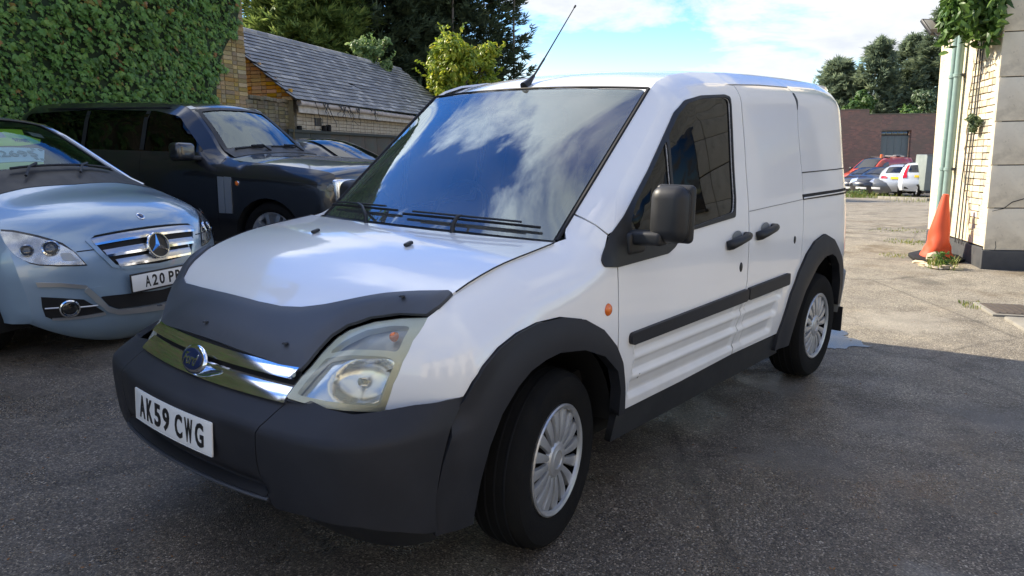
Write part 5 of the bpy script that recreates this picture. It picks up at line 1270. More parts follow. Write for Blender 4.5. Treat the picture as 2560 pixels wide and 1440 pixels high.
for (u,w_) in ((3.36,.555),(2.94,.49),(2.60,.41)):
    panel('grille_slat',lambda uu,v,u=u:MERC.pt(uu,v,.008+.012*math.sin(math.pi*max(0,min(1,(uu-u+.11)/.28)))),[(u-.02,-w_),(u+.17,-w_-.012),(u+.17,w_+.012),(u-.02,w_)],silver,mc,res=.02,thick=.006,flip=True,sx=.22,sy=.75)
    panel('slat_chrome',lambda uu,v:MERC.pt(uu,v,.020),[(u-.07,-w_+.005),(u-.0,-w_),(u-.0,w_),(u-.07,w_-.005)],M['chrome'],mc,res=.02,thick=.012,flip=True,sx=.22,sy=.75)
sm_=on_strip(MERC,2.97,.0,.032); sb=thing('star_badge',None,None); sb.parent=mc; sb.matrix_local=sm_
lathe('star_ring',[(.092,-.012),(.094,.004),(.090,.012),(.082,.012),(.079,.002)],M['chrome'],sb,48,'z'); lathe('star_field',[(0,.0),(.08,.0)],M['ink'],sb,40,'z')
for k in range(3):
    a=math.pi/2+k*2*math.pi/3; d=Vector((math.cos(a),math.sin(a),0)); p=Vector((-d.y,d.x,0))
    obj('star_point',[Vector((0,0,.018)),p*.017+d*.009,d*.084+Vector((0,0,.006)),-p*.017+d*.009],[(0,1,2),(0,2,3)],M['chrome'],sb,False)
bm_=on_strip(MERC,3.93,.0,.002); hb=dome('bonnet_badge',.030,.030,.006,M['chrome'],mc); hb.matrix_local=bm_; dome('badge_centre',.020,.020,.003,M['blue'],hb,.0052)
sides('bonnet_seam',mc,MERC,[(-.52,.872),(-.53,.862),(-1.0,1.072),(-1.0,1.082)],M['seal'],off=.002,res=.05)
strips('bonnet_seam',mc,MERC,[(3.19,-.69),(3.15,-.56),(3.19,-.56),(3.23,-.69)],M['seal'],off=.002,thick=.0,mirror2=True)
pmw=on_strip(MERC,1.93,.005,.02); plate(mc,pmw,'A20 PTR' if False else 'A20 PB',M['plate_w'])
strips('tow_cover',mc,MERC,rounded([(1.98,-.66),(2.0,-.56),(1.85,-.53),(1.80,-.62)],.02,2),pt,off=.004,thick=.004,mirror2=False)
mg=rounded([(1.66,-.60),(1.62,-.30),(1.55,0),(1.62,.30),(1.66,.60),(1.35,.545),(1.21,.47),(1.15,.0),(1.21,-.47),(1.35,-.545)],.03,2)
strips('lower_grille',mc,MERC,mg,M['seal'],off=.004,thick=0)
lb=[(2.04,-.68),(1.72,-.62),(1.33,-.55),(1.20,-.47),(1.14,0),(1.20,.47),(1.33,.55),(1.72,.62),(2.04,.68),(1.90,.71),(1.52,.645),(1.16,.555),(1.09,.47),(1.02,0),(1.09,-.47),(1.16,-.555),(1.52,-.645),(1.90,-.71)]
strips('lower_chrome_bar',mc,MERC,lb,silver,off=.022,thick=.02,res=.04)
fd=[(1.86,-.99),(1.632,-.724),(1.15,-.58),(1.0,-.95),(1.1,-.99),(1.48,-1.0)]
strips('fog_recess',mc,MERC,fd,M['seal'],off=.004,thick=0,mirror2=True)
strips('fog_trim',mc,MERC,[(2.43,-1.0),(2.30,-.85),(2.09,-.68),(1.96,-.68),(2.16,-.85),(2.25,-.99)],silver,off=.014,thick=.012,mirror2=True,res=.04)
strips('fog_trim_low',mc,MERC,[(1.05,-.95),(1.16,-.58),(1.10,-.57),(.98,-.95)],silver,off=.012,thick=.01,mirror2=True,res=.04)
for sg in (1,-1):
    m_=on_strip(MERC,1.385,sg*.83,.008); fr_=lathe('fog_ring',[(.058,.0),(.060,.012),(.052,.016),(.050,.004)],M['chrome'],mc,28,'z'); fr_.matrix_local=m_
    dome('fog_lens',.050,.050,.012,M['dark_glass'],fr_,.002,20)
    tube('fog_bar',[on_strip(MERC,1.40,sg*v,.012).translation for v in (.63,.70,.77)],.006,silver,mc,6); tube('fog_bar',[on_strip(MERC,1.44,sg*v,.012).translation for v in (.90,.95,.985)],.006,silver,mc,6)
for x in (-.86,-3.63):
    for y in (.79,-.79): car_wheel(mc,x,y,.315,.21,silver,7)
# mirrors, cabin
for sg in (1,-1):
    rbox('door_mirror',(.12,.20,.14),frame((-1.32,sg*.98,1.10),(1,0,0),(0,1,0)) if sg<0 else frame((-1.62,sg*.885,1.10),(0,1,0),(-1,0,0)),pt,mc,.035,3)
    s=thing('seat',None,None); s.parent=mc
    rbox('backrest',(.16,.5,.65),frame((-2.15,sg*.36,.95),(1,0,.25),(0,1,0)),M['seat'],s,.05,3); rbox('headrest',(.1,.28,.18),frame((-2.24,sg*.36,1.34),(1,0,.2),(0,1,0)),M['seat'],s,.04,3); rbox('cushion',(.5,.5,.2),Matrix.Translation((-1.85,sg*.36,.6)),M['seat'],s,.05,3)
rbox('dashboard',(.62,1.36,.35),Matrix.Translation((-1.38,0,.93)),M['inner'],mc,.08,3); box('cabin_liner',(.02,1.3,1.),(-3.6,0,1.0),M['inner'],mc); box('cabin_floor',(2.7,1.5,.05),(-2.2,0,.42),M['under'],mc); box('roof_lining',(1.7,1.05,.02),(-2.7,0,1.50),M['inner'],mc)
# price sign behind the windscreen: a paper in three colours, resting against the glass
ps=thing('price_sign','green and pale blue price sign 2695 inside the silver-blue car windscreen','sign'); ps.matrix_world=Matrix.Translation(mc.location)@Matrix.Rotation(math.radians(107.37),4,'Z')
lg=mat('lime_paper',(.36,.62,.04),.5); lb_=mat('pale_blue_paper',(.45,.68,.72),.5); lg2=mat('pale_green_paper',(.50,.68,.30),.5); dg=mat('grey_tape',(.22,.24,.22),.6)
pz=lambda u,v:MERC.pt(u,v,-.012)
def sheet(name,poly,mt,off): return panel(name,lambda u,v:MERC.pt(u,v),poly,mt,ps,res=.06,thick=.002,off=off,flip=True,sx=.22,sy=.75)
sheet('header',[(8.47,.02),(8.49,.36),(8.26,.265),(8.15,.343),(8.10,.409),(7.93,.31),(7.83,.0),(7.86,-.60),(8.3,-.7),(8.5,-.5)],lg,-.014)
sheet('tape',[(8.30,-.20),(8.33,.0),(8.13,-.02),(8.10,-.22)],dg,-.012); sheet('tape',[(8.40,.38),(8.36,.55),(8.17,.50),(8.22,.36)],dg,-.012)
sheet('price_card',[(7.86,-.62),(7.76,.19),(7.70,.235),(7.34,.035),(7.36,0),(7.45,-.8),(7.86,-.9)],lb_,-.017); sheet('footer',[(7.45,-.8),(7.345,.04),(7.165,-.035),(7.28,-.75)],lg2,-.019)
def text_strip(body,u,v,w,h,mt,off,sl=0.):
    m_=on_strip(MERC,u,v,off)@Matrix.Rotation(sl,4,'Z'); return text('sign_lettering',body,w,h,mt,ps,m_,.001,.015)
tq=mat('teal_lettering',(.10,.26,.30),.5)
text_strip('£2695',7.60,-.20,.34,.088,tq,-.012,-.10); text_strip('CUSTOMER',8.04,.10,.11,.022,M['ink'],-.010,-.12); text_strip('PROTECT',7.97,.10,.11,.022,M['ink'],-.010,-.12)
for k,(u,v) in enumerate(((7.72,.10),(7.70,.18),(7.44,.0),(7.41,.055))): sheet('slot_mark',[(u-.03,v-.02),(u-.03,v+.02),(u+.03,v+.02),(u+.03,v-.02)],tq,-.013)
# ---- black four-by-four
bk_=paint('black_paint',(.010,.011,.014),rough=.28,dirt=.02)
rr_=thing('parked_four_by_four','black boxy four-by-four with silver side vents parked in front of the ivy','car',(-3.623,-4.25,gz(-3.623,-4.25)),math.radians(109.29))
sw=rounded([(-1.72,1.27),(-2.16,1.66),(-2.5,1.72),(-3.5,1.74),(-4.45,1.70),(-4.60,1.30)],.05,3)
car_shell(rr_,RANGE,bk_,.32,[(-.86,.38,.43),(-3.74,.38,.43)],.09,75,20,[(6.22,7.86,.88)],[sw])
sides('side_window',rr_,RANGE,sw,M['tint'],off=-.004)
for x in (-2.55,-3.45): sides('window_pillar',rr_,RANGE,[(x,1.29),(x-.06,1.29),(x-.07,1.72),(x-.01,1.72)],M['black'],off=.004,res=.1)
strips('windscreen',rr_,RANGE,[(6.22,-.88),(7.88,-.88),(7.88,.88),(6.22,.88)],M['wind3'],off=-.004,thick=0,res=.1)
strips('windscreen_border',rr_,RANGE,rounded([(6.14,-.93),(7.94,-.93),(7.94,.93),(6.14,.93)],.03,2),M['black'],off=.003,thick=.003,res=.1,holes=[rounded([(6.34,-.84),(7.80,-.84),(7.80,.84),(6.34,.84)],.04,3)])
strips('scuttle_panel',rr_,RANGE,[(5.9,-.92),(5.9,.92),(6.3,.92),(6.3,-.92)],M['black'],off=.006)
vg=mat('satin_vent',(.46,.49,.53),.32,.75)
for a_,b_ in ((-1.48,-1.397),(-1.391,-1.308)):
    sides('side_vent',rr_,RANGE,[(a_,.635),(b_,.635),(b_,1.018),(a_,1.022)],vg,off=.014,res=.06,thick=.02)
sides('door_seam',rr_,RANGE,[(-1.50,.45),(-1.495,1.21),(-1.503,1.21),(-1.508,.45)],M['seal'],off=.002,res=.1); sides('bonnet_seam',rr_,RANGE,[(-.10,.955),(-.10,.962),(-1.50,1.028),(-1.50,1.021)],M['seal'],off=.002,res=.1)
sides('door_seam',rr_,RANGE,[(-2.58,.45),(-2.575,1.25),(-2.583,1.25),(-2.588,.45)],M['seal'],off=.002,res=.1)
for sg in (1,-1):
    d=dome('side_repeater',.026,.026,.016,M['amber'],rr_); d.matrix_local=frame((-1.229,sg*(RANGE.side(-1.229,.956)+.002),.956),(-sg,0,0),(0,0,1))
    lathe('repeater_ring',[(.030,0),(.031,.008),(.026,.010)],M['chrome'],d,20,'z')
    h=thing('headlamp',None,None); h.parent=rr_
    p=Vector(RANGE.side3(-.13,.93)); rbox('lamp_block',(.16,.34,.24),frame((-.11,sg*.74,.90),(1,0,0),(0,1,0)),M['reflector'],h,.03,3)
    rbox('lamp_side',(.18,.03,.23),frame((-.17,sg*.888,.90),(1,sg*-.12,0),(sg*.12,1,0)),M['reflector'],h,.012,2)
    d=dome('corner_indicator',.062,.055,.05,M['lens'],h); d.matrix_local=frame((-.13,sg*.90,.935),(-sg*.9,sg*sg*.35,0),(0,0,1)); lathe('indicator_ring',[(.062,0),(.066,.01),(.058,.018)],M['chrome'],d,24,'z'); q_=dome('indicator_bulb',.028,.028,.03,M['amber'],h); q_.matrix_local=d.matrix_local.copy()
    mr=thing('door_mirror',None,None); mr.parent=rr_
    rbox('mirror_housing',(.16,.26,.19),frame((-1.80,sg*1.13,1.28),(1,0,0),(0,1,.03*sg)) if sg<0 else frame((-2.02,.985,1.28),(0,1,0),(-1,0,0)),bk_,mr,.05,4); rbox('mirror_arm',(.09,.18 if sg<0 else .06,.05),frame((-1.76 if sg<0 else -1.88,sg*.97,1.21),(1,0,0),(0,1,.1*sg)),M['black'],mr,.015,2)
    tube('wiper',[on_strip(RANGE,6.25,v,.02).translation for v in [(-.72 if sg<0 else .06)+k*.10 for k in range(7)]],.011,M['black'],rr_,6)
    tube('wiper_arm',[on_strip(RANGE,6.0,(-.1 if sg<0 else .68),.02).translation,on_strip(RANGE,6.2,(-.2 if sg<0 else .58),.05).translation,on_strip(RANGE,6.27,(-.40 if sg<0 else .36),.035).translation],.012,M['black'],rr_,6)
    s=thing('seat',None,None); s.parent=rr_
    rbox('backrest',(.18,.52,.70),frame((-2.75,sg*.42,1.15),(1,0,.25),(0,1,0)),M['seat'],s,.05,3); rbox('headrest',(.1,.28,.2),frame((-2.84,sg*.42,1.57),(1,0,.2),(0,1,0)),M['seat'],s,.04,3)
    tube('roof_trim',[Vector(RANGE.side3(x,RANGE_Z(x),.004))*1 if sg>0 else Vector((x,-RANGE.side(x,RANGE_Z(x))-.004,RANGE_Z(x))) for x in (-2.15,-2.6,-3.2,-3.8,-4.4)] if False else [Vector((x,sg*(RANGE.side(x,1.755)+.004),1.755)) for x in (-2.35,-3.,-3.6,-4.2)],.010,M['black'],rr_,6)
rbox('grille',(.04,1.0,.20),Matrix.Translation((.015,0,.86)),vg,rr_,.012,2)
for k in range(3): rbox('grille_slat',(.03,.96,.03),Matrix.Translation((.035,0,.80+.06*k)),M['black'],rr_,.006,2)
plate(rr_,on_strip(RANGE,1.4,0,.02),'',M['plate_w'],surround=True)
rbox('dashboard',(.55,1.5,.35),Matrix.Translation((-2.0,0,1.07)),M['inner'],rr_,.08,3); box('cabin_floor',(3.,1.6,.05),(-3.2,0,.6),M['under'],rr_); box('cabin_liner',(.02,1.5,1.1),(-4.5,0,1.1),M['inner'],rr_); box('roof_lining',(2.2,1.2,.02),(-3.3,0,1.74),M['inner'],rr_)
strips('roof_corner_trim',rr_,RANGE,[(7.98,-1.0),(7.98,-.86),(8.22,-.88),(8.22,-1.0)],vg,off=.006,thick=.004,mirror2=True)
for x in (-.86,-3.74):
    for y in (.80,-.80): car_wheel(rr_,x,y,.385,.26,vg,10,.70)
# ---- generic small cars for the back of the yard
def simple_car(name,label,cat,cs,pos,yaw,pt,side_w,screens,zb,arches,group=None,fr=None,rr=None,fp=None,rp=None,wheel=.31,extras=None,spoke=6):
    e=thing(name,label,cat,pos,math.radians(yaw),group)
    car_shell(e,cs,pt,zb,arches,.14,None,12)
    for p in side_w: sides('side_window',e,cs,rounded(p,.05,2),M['dark_glass'],off=.016,res=.12)
    for nm,p in screens: strips(nm,e,cs,p,M['dark_glass'],off=.022,thick=0,res=.09)
    lensm=M['lampclear']
    if fr:
        for q in strips('headlamp',e,cs,rounded(fr,.04,2),lensm,off=.016,thick=.012,mirror2=True,res=.08): pass
    if rr:
        for q in strips('rear_lamp',e,cs,rr,M['redlens'],off=.018,thick=.014,mirror2=True,res=.08): pass
    if fp: plate(e,on_strip(cs,fp,0,.02),'',M['plate_w'],surround=False)
    if rp: plate(e,on_strip(cs,rp,0,.02),'',M['plate_y'],surround=False)
    for xc,zc,R in arches:
        for sg in (1,-1): car_wheel(e,xc,sg*(cs.W(.5)-.12),wheel,.2,M['silverplastic'],spoke,.66)
    return e
M['lampclear']=mat('bright_headlamp',(.75,.78,.80),.12,.6,coat=1)
HATCH=CarSurf([(-.28,.22,.05,.1,.22),(-.22,.42,.05,.12,.22),(-.24,.62,.06,.14,.22),(-.42,.80,.08,.14,.14),(-.85,.92,.10,.14,.08),(-1.15,1.02,.14,.16,.08),(-1.75,1.33,.15,.16,.06),(-2.05,1.41,.14,.16,.04),(-3.1,1.42,.15,.16,.04),(-3.65,1.30,.15,.16,.06),(-3.98,.98,.10,.14,.10),(-4.08,.75,.06,.12,.12),(-4.12,.50,.05,.12,.12),(-4.02,.26,.05,.1,.1)],
  [(.2,.80),(.5,.87),(.8,.87),(.95,.84),(1.42,.64)],front=(-.7,.12,.45),rear=(-3.6,.10,.5))
SALOON=CarSurf([(-.30,.22,.05,.1,.22),(-.22,.42,.05,.12,.22),(-.26,.62,.06,.14,.22),(-.45,.76,.08,.14,.14),(-1.1,.90,.10,.14,.07),(-1.50,.97,.14,.16,.08),(-2.15,1.28,.15,.16,.06),(-2.5,1.36,.14,.16,.04),(-3.1,1.36,.15,.16,.04),(-3.65,1.20,.15,.16,.06),(-4.05,1.00,.12,.14,.08),(-4.50,.97,.08,.12,.06),(-4.62,.70,.06,.12,.10),(-4.58,.30,.05,.1,.1)],
  [(.2,.80),(.5,.89),(.8,.88),(.95,.85),(1.36,.62)],front=(-.7,.12,.45),rear=(-4.1,.10,.5))
ESTATE=CarSurf([(-.30,.24,.05,.1,.22),(-.22,.45,.05,.12,.22),(-.26,.68,.06,.14,.22),(-.45,.85,.08,.14,.14),(-1.1,.98,.10,.14,.07),(-1.50,1.05,.14,.16,.08),(-2.15,1.38,.15,.16,.06),(-2.5,1.46,.14,.16,.04),(-3.6,1.47,.15,.16,.04),(-4.15,1.42,.14,.16,.05),(-4.42,1.02,.10,.14,.08),(-4.50,.80,.06,.12,.08),(-4.55,.55,.05,.12,.10),(-4.48,.28,.05,.1,.1)],
  [(.2,.80),(.5,.90),(.8,.89),(1.0,.86),(1.47,.66)],front=(-.7,.12,.45),rear=(-4.0,.10,.5))
SVAN=CarSurf([(-.25,.24,.05,.1,.20),(-.18,.45,.05,.12,.20),(-.22,.70,.06,.14,.20),(-.45,.92,.08,.14,.12),(-.95,1.06,.10,.14,.07),(-1.15,1.16,.14,.16,.08),(-1.75,1.62,.15,.16,.06),(-2.1,1.74,.14,.16,.05),(-3.0,1.80,.14,.16,.04),(-3.9,1.80,.14,.16,.04),(-4.18,1.70,.12,.14,.05),(-4.25,1.0,.08,.14,.06),(-4.27,.55,.05,.12,.08),(-4.2,.28,.05,.1,.1)],
  [(.2,.80),(.5,.88),(.8,.88),(1.0,.87),(1.78,.74)],front=(-.7,.12,.45),rear=(-4.0,.06,.4))
red=paint('red_paint',(.48,.055,.022),rough=.35,dirt=.08); gblk=paint('far_black_paint',(.012,.013,.016),rough=.3,dirt=.04); gsil=paint('silver_paint',(.46,.50,.55),rough=.35,metal=.3); gwhi=paint('far_white_silver',(.62,.65,.68),rough=.35,metal=.1); ggry=paint('grey_paint',(.10,.11,.12),rough=.35,metal=.2); gnav=paint('navy_paint',(.015,.018,.028),rough=.3)
YF=math.degrees(math.atan2(-FH.y,-FH.x))      # yaw that faces the camera
sw_h=[[(-1.45,1.0),(-1.82,1.29),(-2.3,1.36),(-2.32,.98)],[(-2.40,.98),(-2.38,1.36),(-3.1,1.36),(-3.5,1.22),(-3.55,1.0)]]
sw_s=[[(-1.85,.97),(-2.25,1.22),(-2.65,1.30),(-2.67,.95)],[(-2.75,.95),(-2.73,1.30),(-3.1,1.30),(-3.55,1.15),(-3.75,1.0)]]
sw_e=[[(-1.85,1.04),(-2.25,1.32),(-2.65,1.40),(-2.67,1.02)],[(-2.75,1.02),(-2.73,1.40),(-3.5,1.40),(-3.52,1.04)],[(-3.60,1.04),(-3.58,1.40),(-4.05,1.34),(-4.2,1.06)]]
sw_v=[[(-1.35,1.14),(-1.85,1.55),(-2.15,1.62),(-2.20,1.10)]]
ws_=lambda a,b,v=.86: [(a,-v),(b,-v*.96),(b,v*.96),(a,v)]
A2=[(-.80,.31,.36),(-3.40,.31,.36)]; A3=[(-.85,.32,.37),(-3.60,.32,.37)]
# dark saloon showing over the black bonnet
sl=Pg(985,10.6)
simple_car('parked_saloon','dark saloon car half hidden between the black four-by-four and the white van','car',SALOON,(-5.95,-5.2,gz(-5.95,-5.2)),109.,gnav,sw_s,[('windscreen',ws_(5.15,6.9)),('rear_window',ws_(8.1,9.8))],.2,A3,fr=[(2.2,-.95),(3.0,-.95),(2.8,-.6),(2.2,-.62)],fp=1.2)
van2=simple_car('parked_red_van','orange-red small van with an amber beacon on its roof, parked at the far wall','van',SVAN,Pg(2110,40.5),YF-64,red,sw_v,[('windscreen',ws_(5.1,6.85))],.2,A3,fr=[(2.1,-.98),(2.9,-.98),(2.8,-.66),(2.1,-.68)],fp=1.0)
b_=lathe('beacon',[(.0,.20),(.07,.19),(.085,.14),(.085,.03),(.10,.0)],M['amber'],van2,20,'z',(-2.25,.25,1.78)); box('beacon_base',(.3,.5,.04),(-2.25,.15,1.785),M['black'],van2,.01); box('roof_bar',(.08,1.2,.05),(-2.45,0,1.82),M['black'],van2,.01); box('roof_bar',(.08,1.2,.05),(-3.6,0,1.87),M['inner2'],van2,.01); box('light_bar',(.5,.2,.07),(-3.55,.2,1.90),M['inner2'],van2,.02)
for s_ in (1,-1): rbox('door_mirror',(.12,.2,.18),Matrix.Translation((-1.45,s_*.98,1.22)),M['black'],van2,.04,2)
simple_car('parked_black_car','black car nosing out furthest left in the far row below the red van','car',HATCH,Pg(2120,37.5),YF-50,gblk,sw_h,[('windscreen',ws_(5.1,6.9)),('rear_window',ws_(8.2,9.8))],.2,A2,fr=[(2.1,-.98),(3.1,-.98),(2.9,-.6),(2.2,-.55)],fp=1.1)
simple_car('parked_black_car','black hatchback with bright headlamps, in front of the red van','car',HATCH,Pg(2150,36.6),YF-52,gblk,sw_h,[('windscreen',ws_(5.1,6.9)),('rear_window',ws_(8.2,9.8))],.2,A2,fr=[(2.0,-1.0),(3.3,-1.0),(3.1,-.52),(2.2,-.45)],fp=1.1)
simple_car('parked_grey_car','dark grey car squeezed between the black hatchback and the silver one','car',HATCH,Pg(2184,36.2),YF-50,ggry,sw_h,[('windscreen',ws_(5.1,6.9)),('rear_window',ws_(8.2,9.8))],.2,A2,fr=[(2.0,-1.0),(3.2,-1.0),(3.0,-.52),(2.2,-.45)],fp=1.1)
for o in list(COL.objects):
    if o.get('label','').startswith('black car nosing') or o.get('label','').startswith('black hatchback') or o.get('label','').startswith('dark grey car'): o.scale=(1,1,.9)
van2.scale=(1,1,1.05)
def tail_at(px,dep,yaw,L):
    p=Pg(px,dep); a=math.radians(yaw); return Vector((p.x+math.cos(a)*L,p.y+math.sin(a)*L,p.z))
y1=YF+180-38
c1=simple_car('parked_silver_car','silver hatchback showing its rear and yellow plate, between the grey car and the estate','car',HATCH,tail_at(2238,35.8,y1,4.05),y1,gsil,sw_h,[('windscreen',ws_(5.1,6.9)),('rear_window',ws_(9.05,9.85))],.22,A2,fr=[(2.0,-1.0),(3.3,-1.0),(3.1,-.52),(2.2,-.45)],rr=[(10.25,-1.0),(10.75,-1.0),(10.8,-.60),(10.55,-.58),(10.3,-.75)],rp=10.75)
y2=YF+180-26
c2=simple_car('parked_estate_car','pale silver estate with tall red tail lamps, right of the silver hatchback','car',ESTATE,tail_at(2296,34.6,y2,4.5),y2,gwhi,sw_e,[('windscreen',ws_(5.1,6.9)),('rear_window',ws_(9.15,9.85,.8))],.24,A3,fr=[(2.0,-1.0),(3.3,-1.0),(3.1,-.52),(2.2,-.45)],rr=[(9.1,-1.02),(9.1,-.86),(10.0,-.84),(10.4,-.78),(10.85,-.76),(10.85,-1.02),(10.2,-1.02)],rp=10.55)
for c_ in (c1,c2):
    L_=4.05 if c_ is c1 else 4.5; box('rear_bumper_trim',(.05,1.3,.10),(-L_-.05,0,.40),M['black'],c_,.02)
# grey trailer box at the end of the row
tb=thing('box_trailer','tall grey-green metal box trailer at the right end of the far row','trailer',Pg(2345,33.6),math.radians(YF-12))
tg=noisy('grey_green_steel',(.16,.19,.18),(.22,.25,.23),3,(.5,.7))
box('trailer_body',(1.6,1.25,1.55),(-.8,0,1.05),tg,tb,.02); box('trailer_edge',(.04,1.3,.04),(.0,0,1.84),M['inner2'],tb); box('trailer_frame',(1.7,1.1,.10),(-.8,0,.24),M['black'],tb)
for s_ in (1,-1): car_wheel(tb,-.8,s_*.62,.26,.16,M['silverplastic'],5); box('door_bar',(.03,.03,1.4),(.01,s_*.2,1.05),M['inner2'],tb)
# ---------------------------------------------------------------- cone, rubble, kerb, weeds
org=noisy('faded_orange_plastic',(.62,.075,.022),(.52,.085,.035),5,(.45,.65),.2,40,bdist=.002)
cn=thing('traffic_cone','battered orange traffic cone on a black base leaning by the green pipes','traffic cone'); c0=Vector((-8.36,.36,0)); c0.z=gz(c0.x,c0.y)
cn.matrix_world=Matrix.Translation(c0)@Matrix.Rotation(math.radians(4),4,'Y')@Matrix.Rotation(math.radians(-3),4,'X')
V=[];Fc=[];H_=.80;S_=40;R_=28
for i in range(R_+1):
    t=i/R_; r=.175*(1-t)+.034*t
    if t<.05: r+=.012
    for k in range(S_):
        a=2*math.pi*k/S_; rr=r*(1+(.16*math.exp(-((t-.24)/.12)**2)*math.sin(a*2+.8)+.10*math.exp(-((t-.17)/.05)**2)*math.sin(5*a+1.2)+.05*math.exp(-((t-.36)/.08)**2)*math.sin(3*a)))
        V.append((rr*math.cos(a)+.02*math.sin(t*3),rr*math.sin(a),.045+t*(H_-.045)-.02*math.exp(-((t-.2)/.06)**2)*math.sin(4*a)))
for i in range(R_):
    for k in range(S_): k2=(k+1)%S_; Fc.append((i*S_+k,i*S_+k2,(i+1)*S_+k2,(i+1)*S_+k))
obj('cone_body',V,Fc,org,cn); lathe('cone_tip',[(.0,.0),(.030,.0),(.034,-.02),(.0345,-.05)],org,cn,24,'z',(.003,0,H_+.005)); lathe('tip_band',[(.0385,-.02),(.0395,-.018),(.041,.018),(.040,.02)],mat('pale_orange',(.75,.45,.36),.6),cn,24,'z',(.004,0,H_-.10))
bm=bmesh.new(); bmesh.ops.create_circle(bm,cap_ends=True,segments=8,radius=.31)
for v in bm.verts: v.co=Matrix.Rotation(math.radians(22.5),3,'Z')@v.co
ex_=bmesh.ops.extrude_face_region(bm,geom=bm.faces[:]); bmesh.ops.translate(bm,verts=[v for v in ex_['geom'] if isinstance(v,bmesh.types.BMVert)],vec=(0,0,.05)); bmesh.ops.recalc_face_normals(bm,faces=bm.faces[:]); bmesh.ops.bevel(bm,geom=bm.edges[:],offset=.012,segments=2,profile=.5,affect='EDGES')
bm_obj('cone_base',bm,M['seal'],cn,True,40,Matrix.Rotation(.5,4,'Z'))
rub=noisy('cream_rubble',(.58,.50,.36),(.46,.38,.26),9,(.8,.95),.4,60,True,bdist=.003); rz=random.Random(4)
for i,(x,y,sz,lb) in enumerate(((-7.98,.42,(.17,.12,.10),'largest cream rubble lump, topmost of the heap beside the cone'),(-7.86,.50,(.22,.12,.05),'flat cream slab of rubble in the middle of the heap'),(-7.80,.40,(.24,.13,.035),'thin cream flake of rubble lying nearest the cone base'),(-7.72,.58,(.20,.14,.06),'cream rubble piece lying towards the pillar corner'),(-7.66,.48,(.26,.10,.03),'long flat rubble flake at the front of the heap'),(-7.92,.28,(.16,.10,.03),'small rubble flake in front of the black cone base'),(-7.70,.70,(.14,.11,.05),'cream rubble bit closest to the plinth'))):
    bm=bmesh.new(); bmesh.ops.create_icosphere(bm,subdivisions=2,radius=.5)
    for v in bm.verts:
        n=max(abs(v.co.x),abs(v.co.y),abs(v.co.z)); v.co=Vector((v.co.x*sz[0],v.co.y*sz[1],v.co.z*sz[2]))*(.5/n)*.95+Vector((rz.uniform(-.006,.006),rz.uniform(-.006,.006),rz.uniform(-.005,.005)))
    o=bm_obj('rubble_piece',bm,rub,None,True,25,Matrix.Translation((x,y,gz(x,y)+sz[2]*.42+(.05 if i==0 else 0)))@Matrix.Rotation(rz.uniform(0,3),4,'Z')@Matrix.Rotation(rz.uniform(-.2,.2),4,'X'))
    tag(o,lb,'rubble','rubble heap beside the cone')
conc=noisy('concrete_kerb',(.26,.245,.21),(.20,.185,.155),7,(.8,.95),.3,80,bdist=.003)
kd=Vector((.895,.446,0)).normalized(); kn=Vector((-.446,.895,0))
for i in range(3):
    p=Vector((-5.30,1.60,0))+kd*(i*.93)+Vector((0,0,0)); q=p+kd*.45; q.z=gz(q.x,q.y)
    for k in range(2):
        r_=q+kn*(.11*k*2.0); o=box('kerb_stone',(.90,.205,.10),(0,0,0),conc,None,.012); o.matrix_world=frame((r_.x,r_.y,r_.z-.025),kd,kn)
        tag(o,('concrete slab '+('in the left row ' if k==0 else 'in the right row ')+('touching the drain cover','second from the drain cover','third from the drain cover')[i]),'slab','concrete slabs running from the drain cover')
iron=noisy('rusty_iron',(.06,.052,.045),(.095,.075,.06),20,(.6,.85),.3,60)
dc=thing('drain_cover','flat rusty iron drain cover set in the yard right of the van','drain cover'); dc.matrix_world=frame((-5.62,1.50,gz(-5.62,1.5)+.004),kd,kn)
box('frame',(.50,.42,.03),(0,0,0),conc,dc,.004); box('plate',(.42,.34,.012),(0,0,.014),iron,dc,.003)
for i in range(6): box('tread_bar',(.38,.012,.006),(0,-.14+i*.055,.022),iron,dc)
grassm=leaf_mat('weed_blade',[(0,(.08,.14,.025)),(.5,(.16,.22,.04)),(.85,(.28,.27,.06)),(1,(.34,.27,.10))],.55,.3)
def weed(loc,r,n,h,label,group,seed,leafy=False):
    e=thing('weed',label,'weed',loc,group=group); q=random.Random(seed); V=[];Fc=[]
    for i in range(n):
        a=q.uniform(0,6.28); d=r*q.random()**.7; x,y=d*math.cos(a),d*math.sin(a); b=q.uniform(0,6.28); l=h*q.uniform(.4,1.1); w=.0025+.003*q.random()+.012*h; ln=q.uniform(.2,.8)*l
        o=len(V); dx,dy=math.cos(b),math.sin(b); V+=[(x-dy*w,y+dx*w,-.01),(x+dy*w,y-dx*w,-.01),(x+dx*ln*.35-dy*w*.8,y+dy*ln*.35+dx*w*.8,l*.6),(x+dx*ln*.35+dy*w*.8,y+dy*ln*.35-dx*w*.8,l*.6),(x+dx*ln,y+dy*ln,l)]
        Fc+=[(o,o+1,o+3,o+2),(o+2,o+3,o+4)]
    f=obj('blades',V,Fc,grassm,e,False); f['kind']='stuff'
    if leafy:
        L=Leaves()
        for i in range(60): p=Vector((q.gauss(0,r*.35),q.gauss(0,r*.35),h*q.random()*1.2)); L.add(p,(q.gauss(0,1),q.gauss(0,1),1),(q.gauss(0,1),q.gauss(0,1),.2),h*.4,'oval')
        L.build('leaves',midg,e)
    return e
wg='weeds along the far verge'
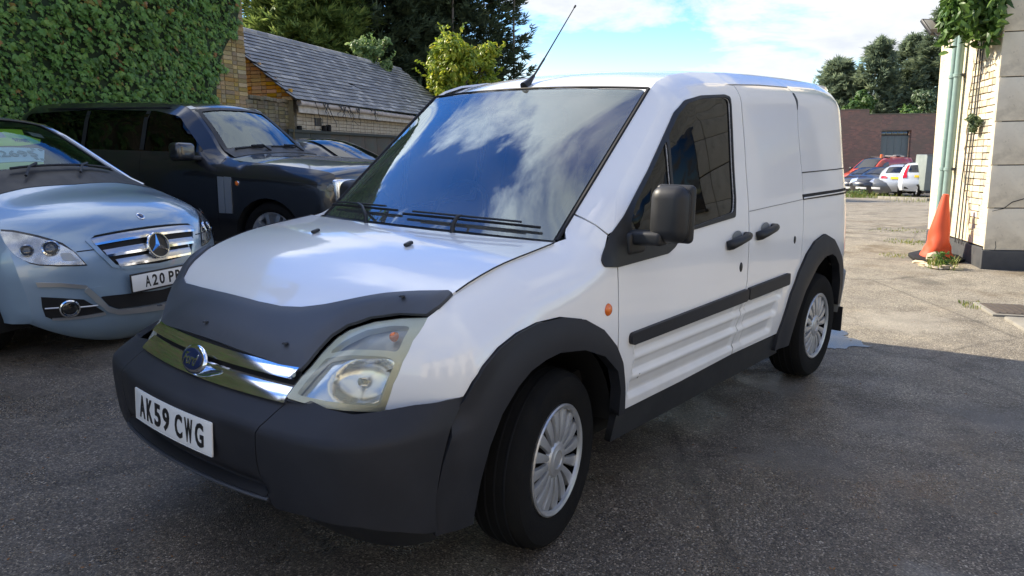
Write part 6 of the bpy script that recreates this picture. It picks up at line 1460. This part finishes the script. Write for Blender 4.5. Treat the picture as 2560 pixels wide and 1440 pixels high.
for i,(px,dep,r,n,h,lf) in enumerate(((2118,33.2,.7,110,.36,False),(2145,33.0,.6,120,.30,True),(2170,32.4,.9,130,.30,False),(2205,32.0,1.1,110,.20,False),(2255,31.5,1.0,60,.16,False),(2310,26.3,1.2,160,.12,False))):
    p=Pg(px,dep); weed((p.x,p.y,p.z),r,n,h,('weeds leftmost by the van tail','leafy green weed clump below the black cars','yellowing weeds below the grey car','weeds below the silver hatchback','thin weeds below the estate car','low grass at the edge of the cream wall')[i],wg,60+i,lf)
for i,(px,py,r,n,h,lb) in enumerate(((2265,606,.30,160,.035,'low weeds on the gritty ground left of the cream wall'),(2240,640,.22,110,.028,'small moss tuft left of the cone base'),(2250,575,.5,130,.03,'thin grass patch in the middle of the drive'),(2440,765,.16,80,.035,'grass tuft against the drain cover'))):
    d=CF+CR*((px-1280)/1908.19)+CU*((720-py)/1908.19); t=-1.4526/d.z; p=Vector((2.0161,2.3793,1.4526))+d*t; weed((p.x,p.y,gz(p.x,p.y)),r,n,h,lb,None,80+i)
weed((-7.72,.56,gz(-7.72,.56)),.16,90,.16,'green weed growing out of the rubble beside the cone',None,91,True)
# concrete edging of the far parking strip
kb=Pg(2200,31.2); kc=Pg(2325,27.6)
dv=(kc-kb); nK=7
for i in range(nK):
    a=kb+dv*(i/nK); b=kb+dv*((i+1)/nK); m_=(a+b)/2; m_.z=gz(m_.x,m_.y)+.03
    o=box('edging_stone',((b-a).length-.02,.22,.14),(0,0,0),conc,None,.01); e_=(b-a).normalized(); o.matrix_world=frame(m_,e_,Vector((0,0,1)).cross(e_))
    tag(o,('nearest pale edging stone, by the cream wall','second pale edging stone from the cream wall','third pale edging stone from the cream wall','middle pale edging stone of the far parking strip','third pale edging stone from the weeds','second pale edging stone from the weeds','farthest pale edging stone, among the weeds')[nK-1-i],'edging stone','edging stones of the far parking strip')
# fallen leaves and grit on the wet asphalt
lm=mat('dead_leaf',(.22,.10,.03),.7); rl=random.Random(12); L=Leaves()
for i in range(260):
    px,py=rl.choice([(rl.uniform(1700,2560),rl.uniform(900,1430)),(rl.uniform(0,600),rl.uniform(950,1430)),(rl.uniform(2100,2300),rl.uniform(640,860))])
    d=CF+CR*((px-1280)/1908.19)+CU*((720-py)/1908.19); p=Vector((2.0161,2.3793,1.4526))+d*(-1.4526/d.z)
    L.add((p.x,p.y,gz(p.x,p.y)+.008),(rl.gauss(0,.2),rl.gauss(0,.2),1),(rl.gauss(0,1),rl.gauss(0,1),0),rl.uniform(.005,.016),'oval')
o=L.build('leaf_litter',lm); tag(o,'scattered bits of dead leaf on the asphalt','leaf litter',kind='stuff')
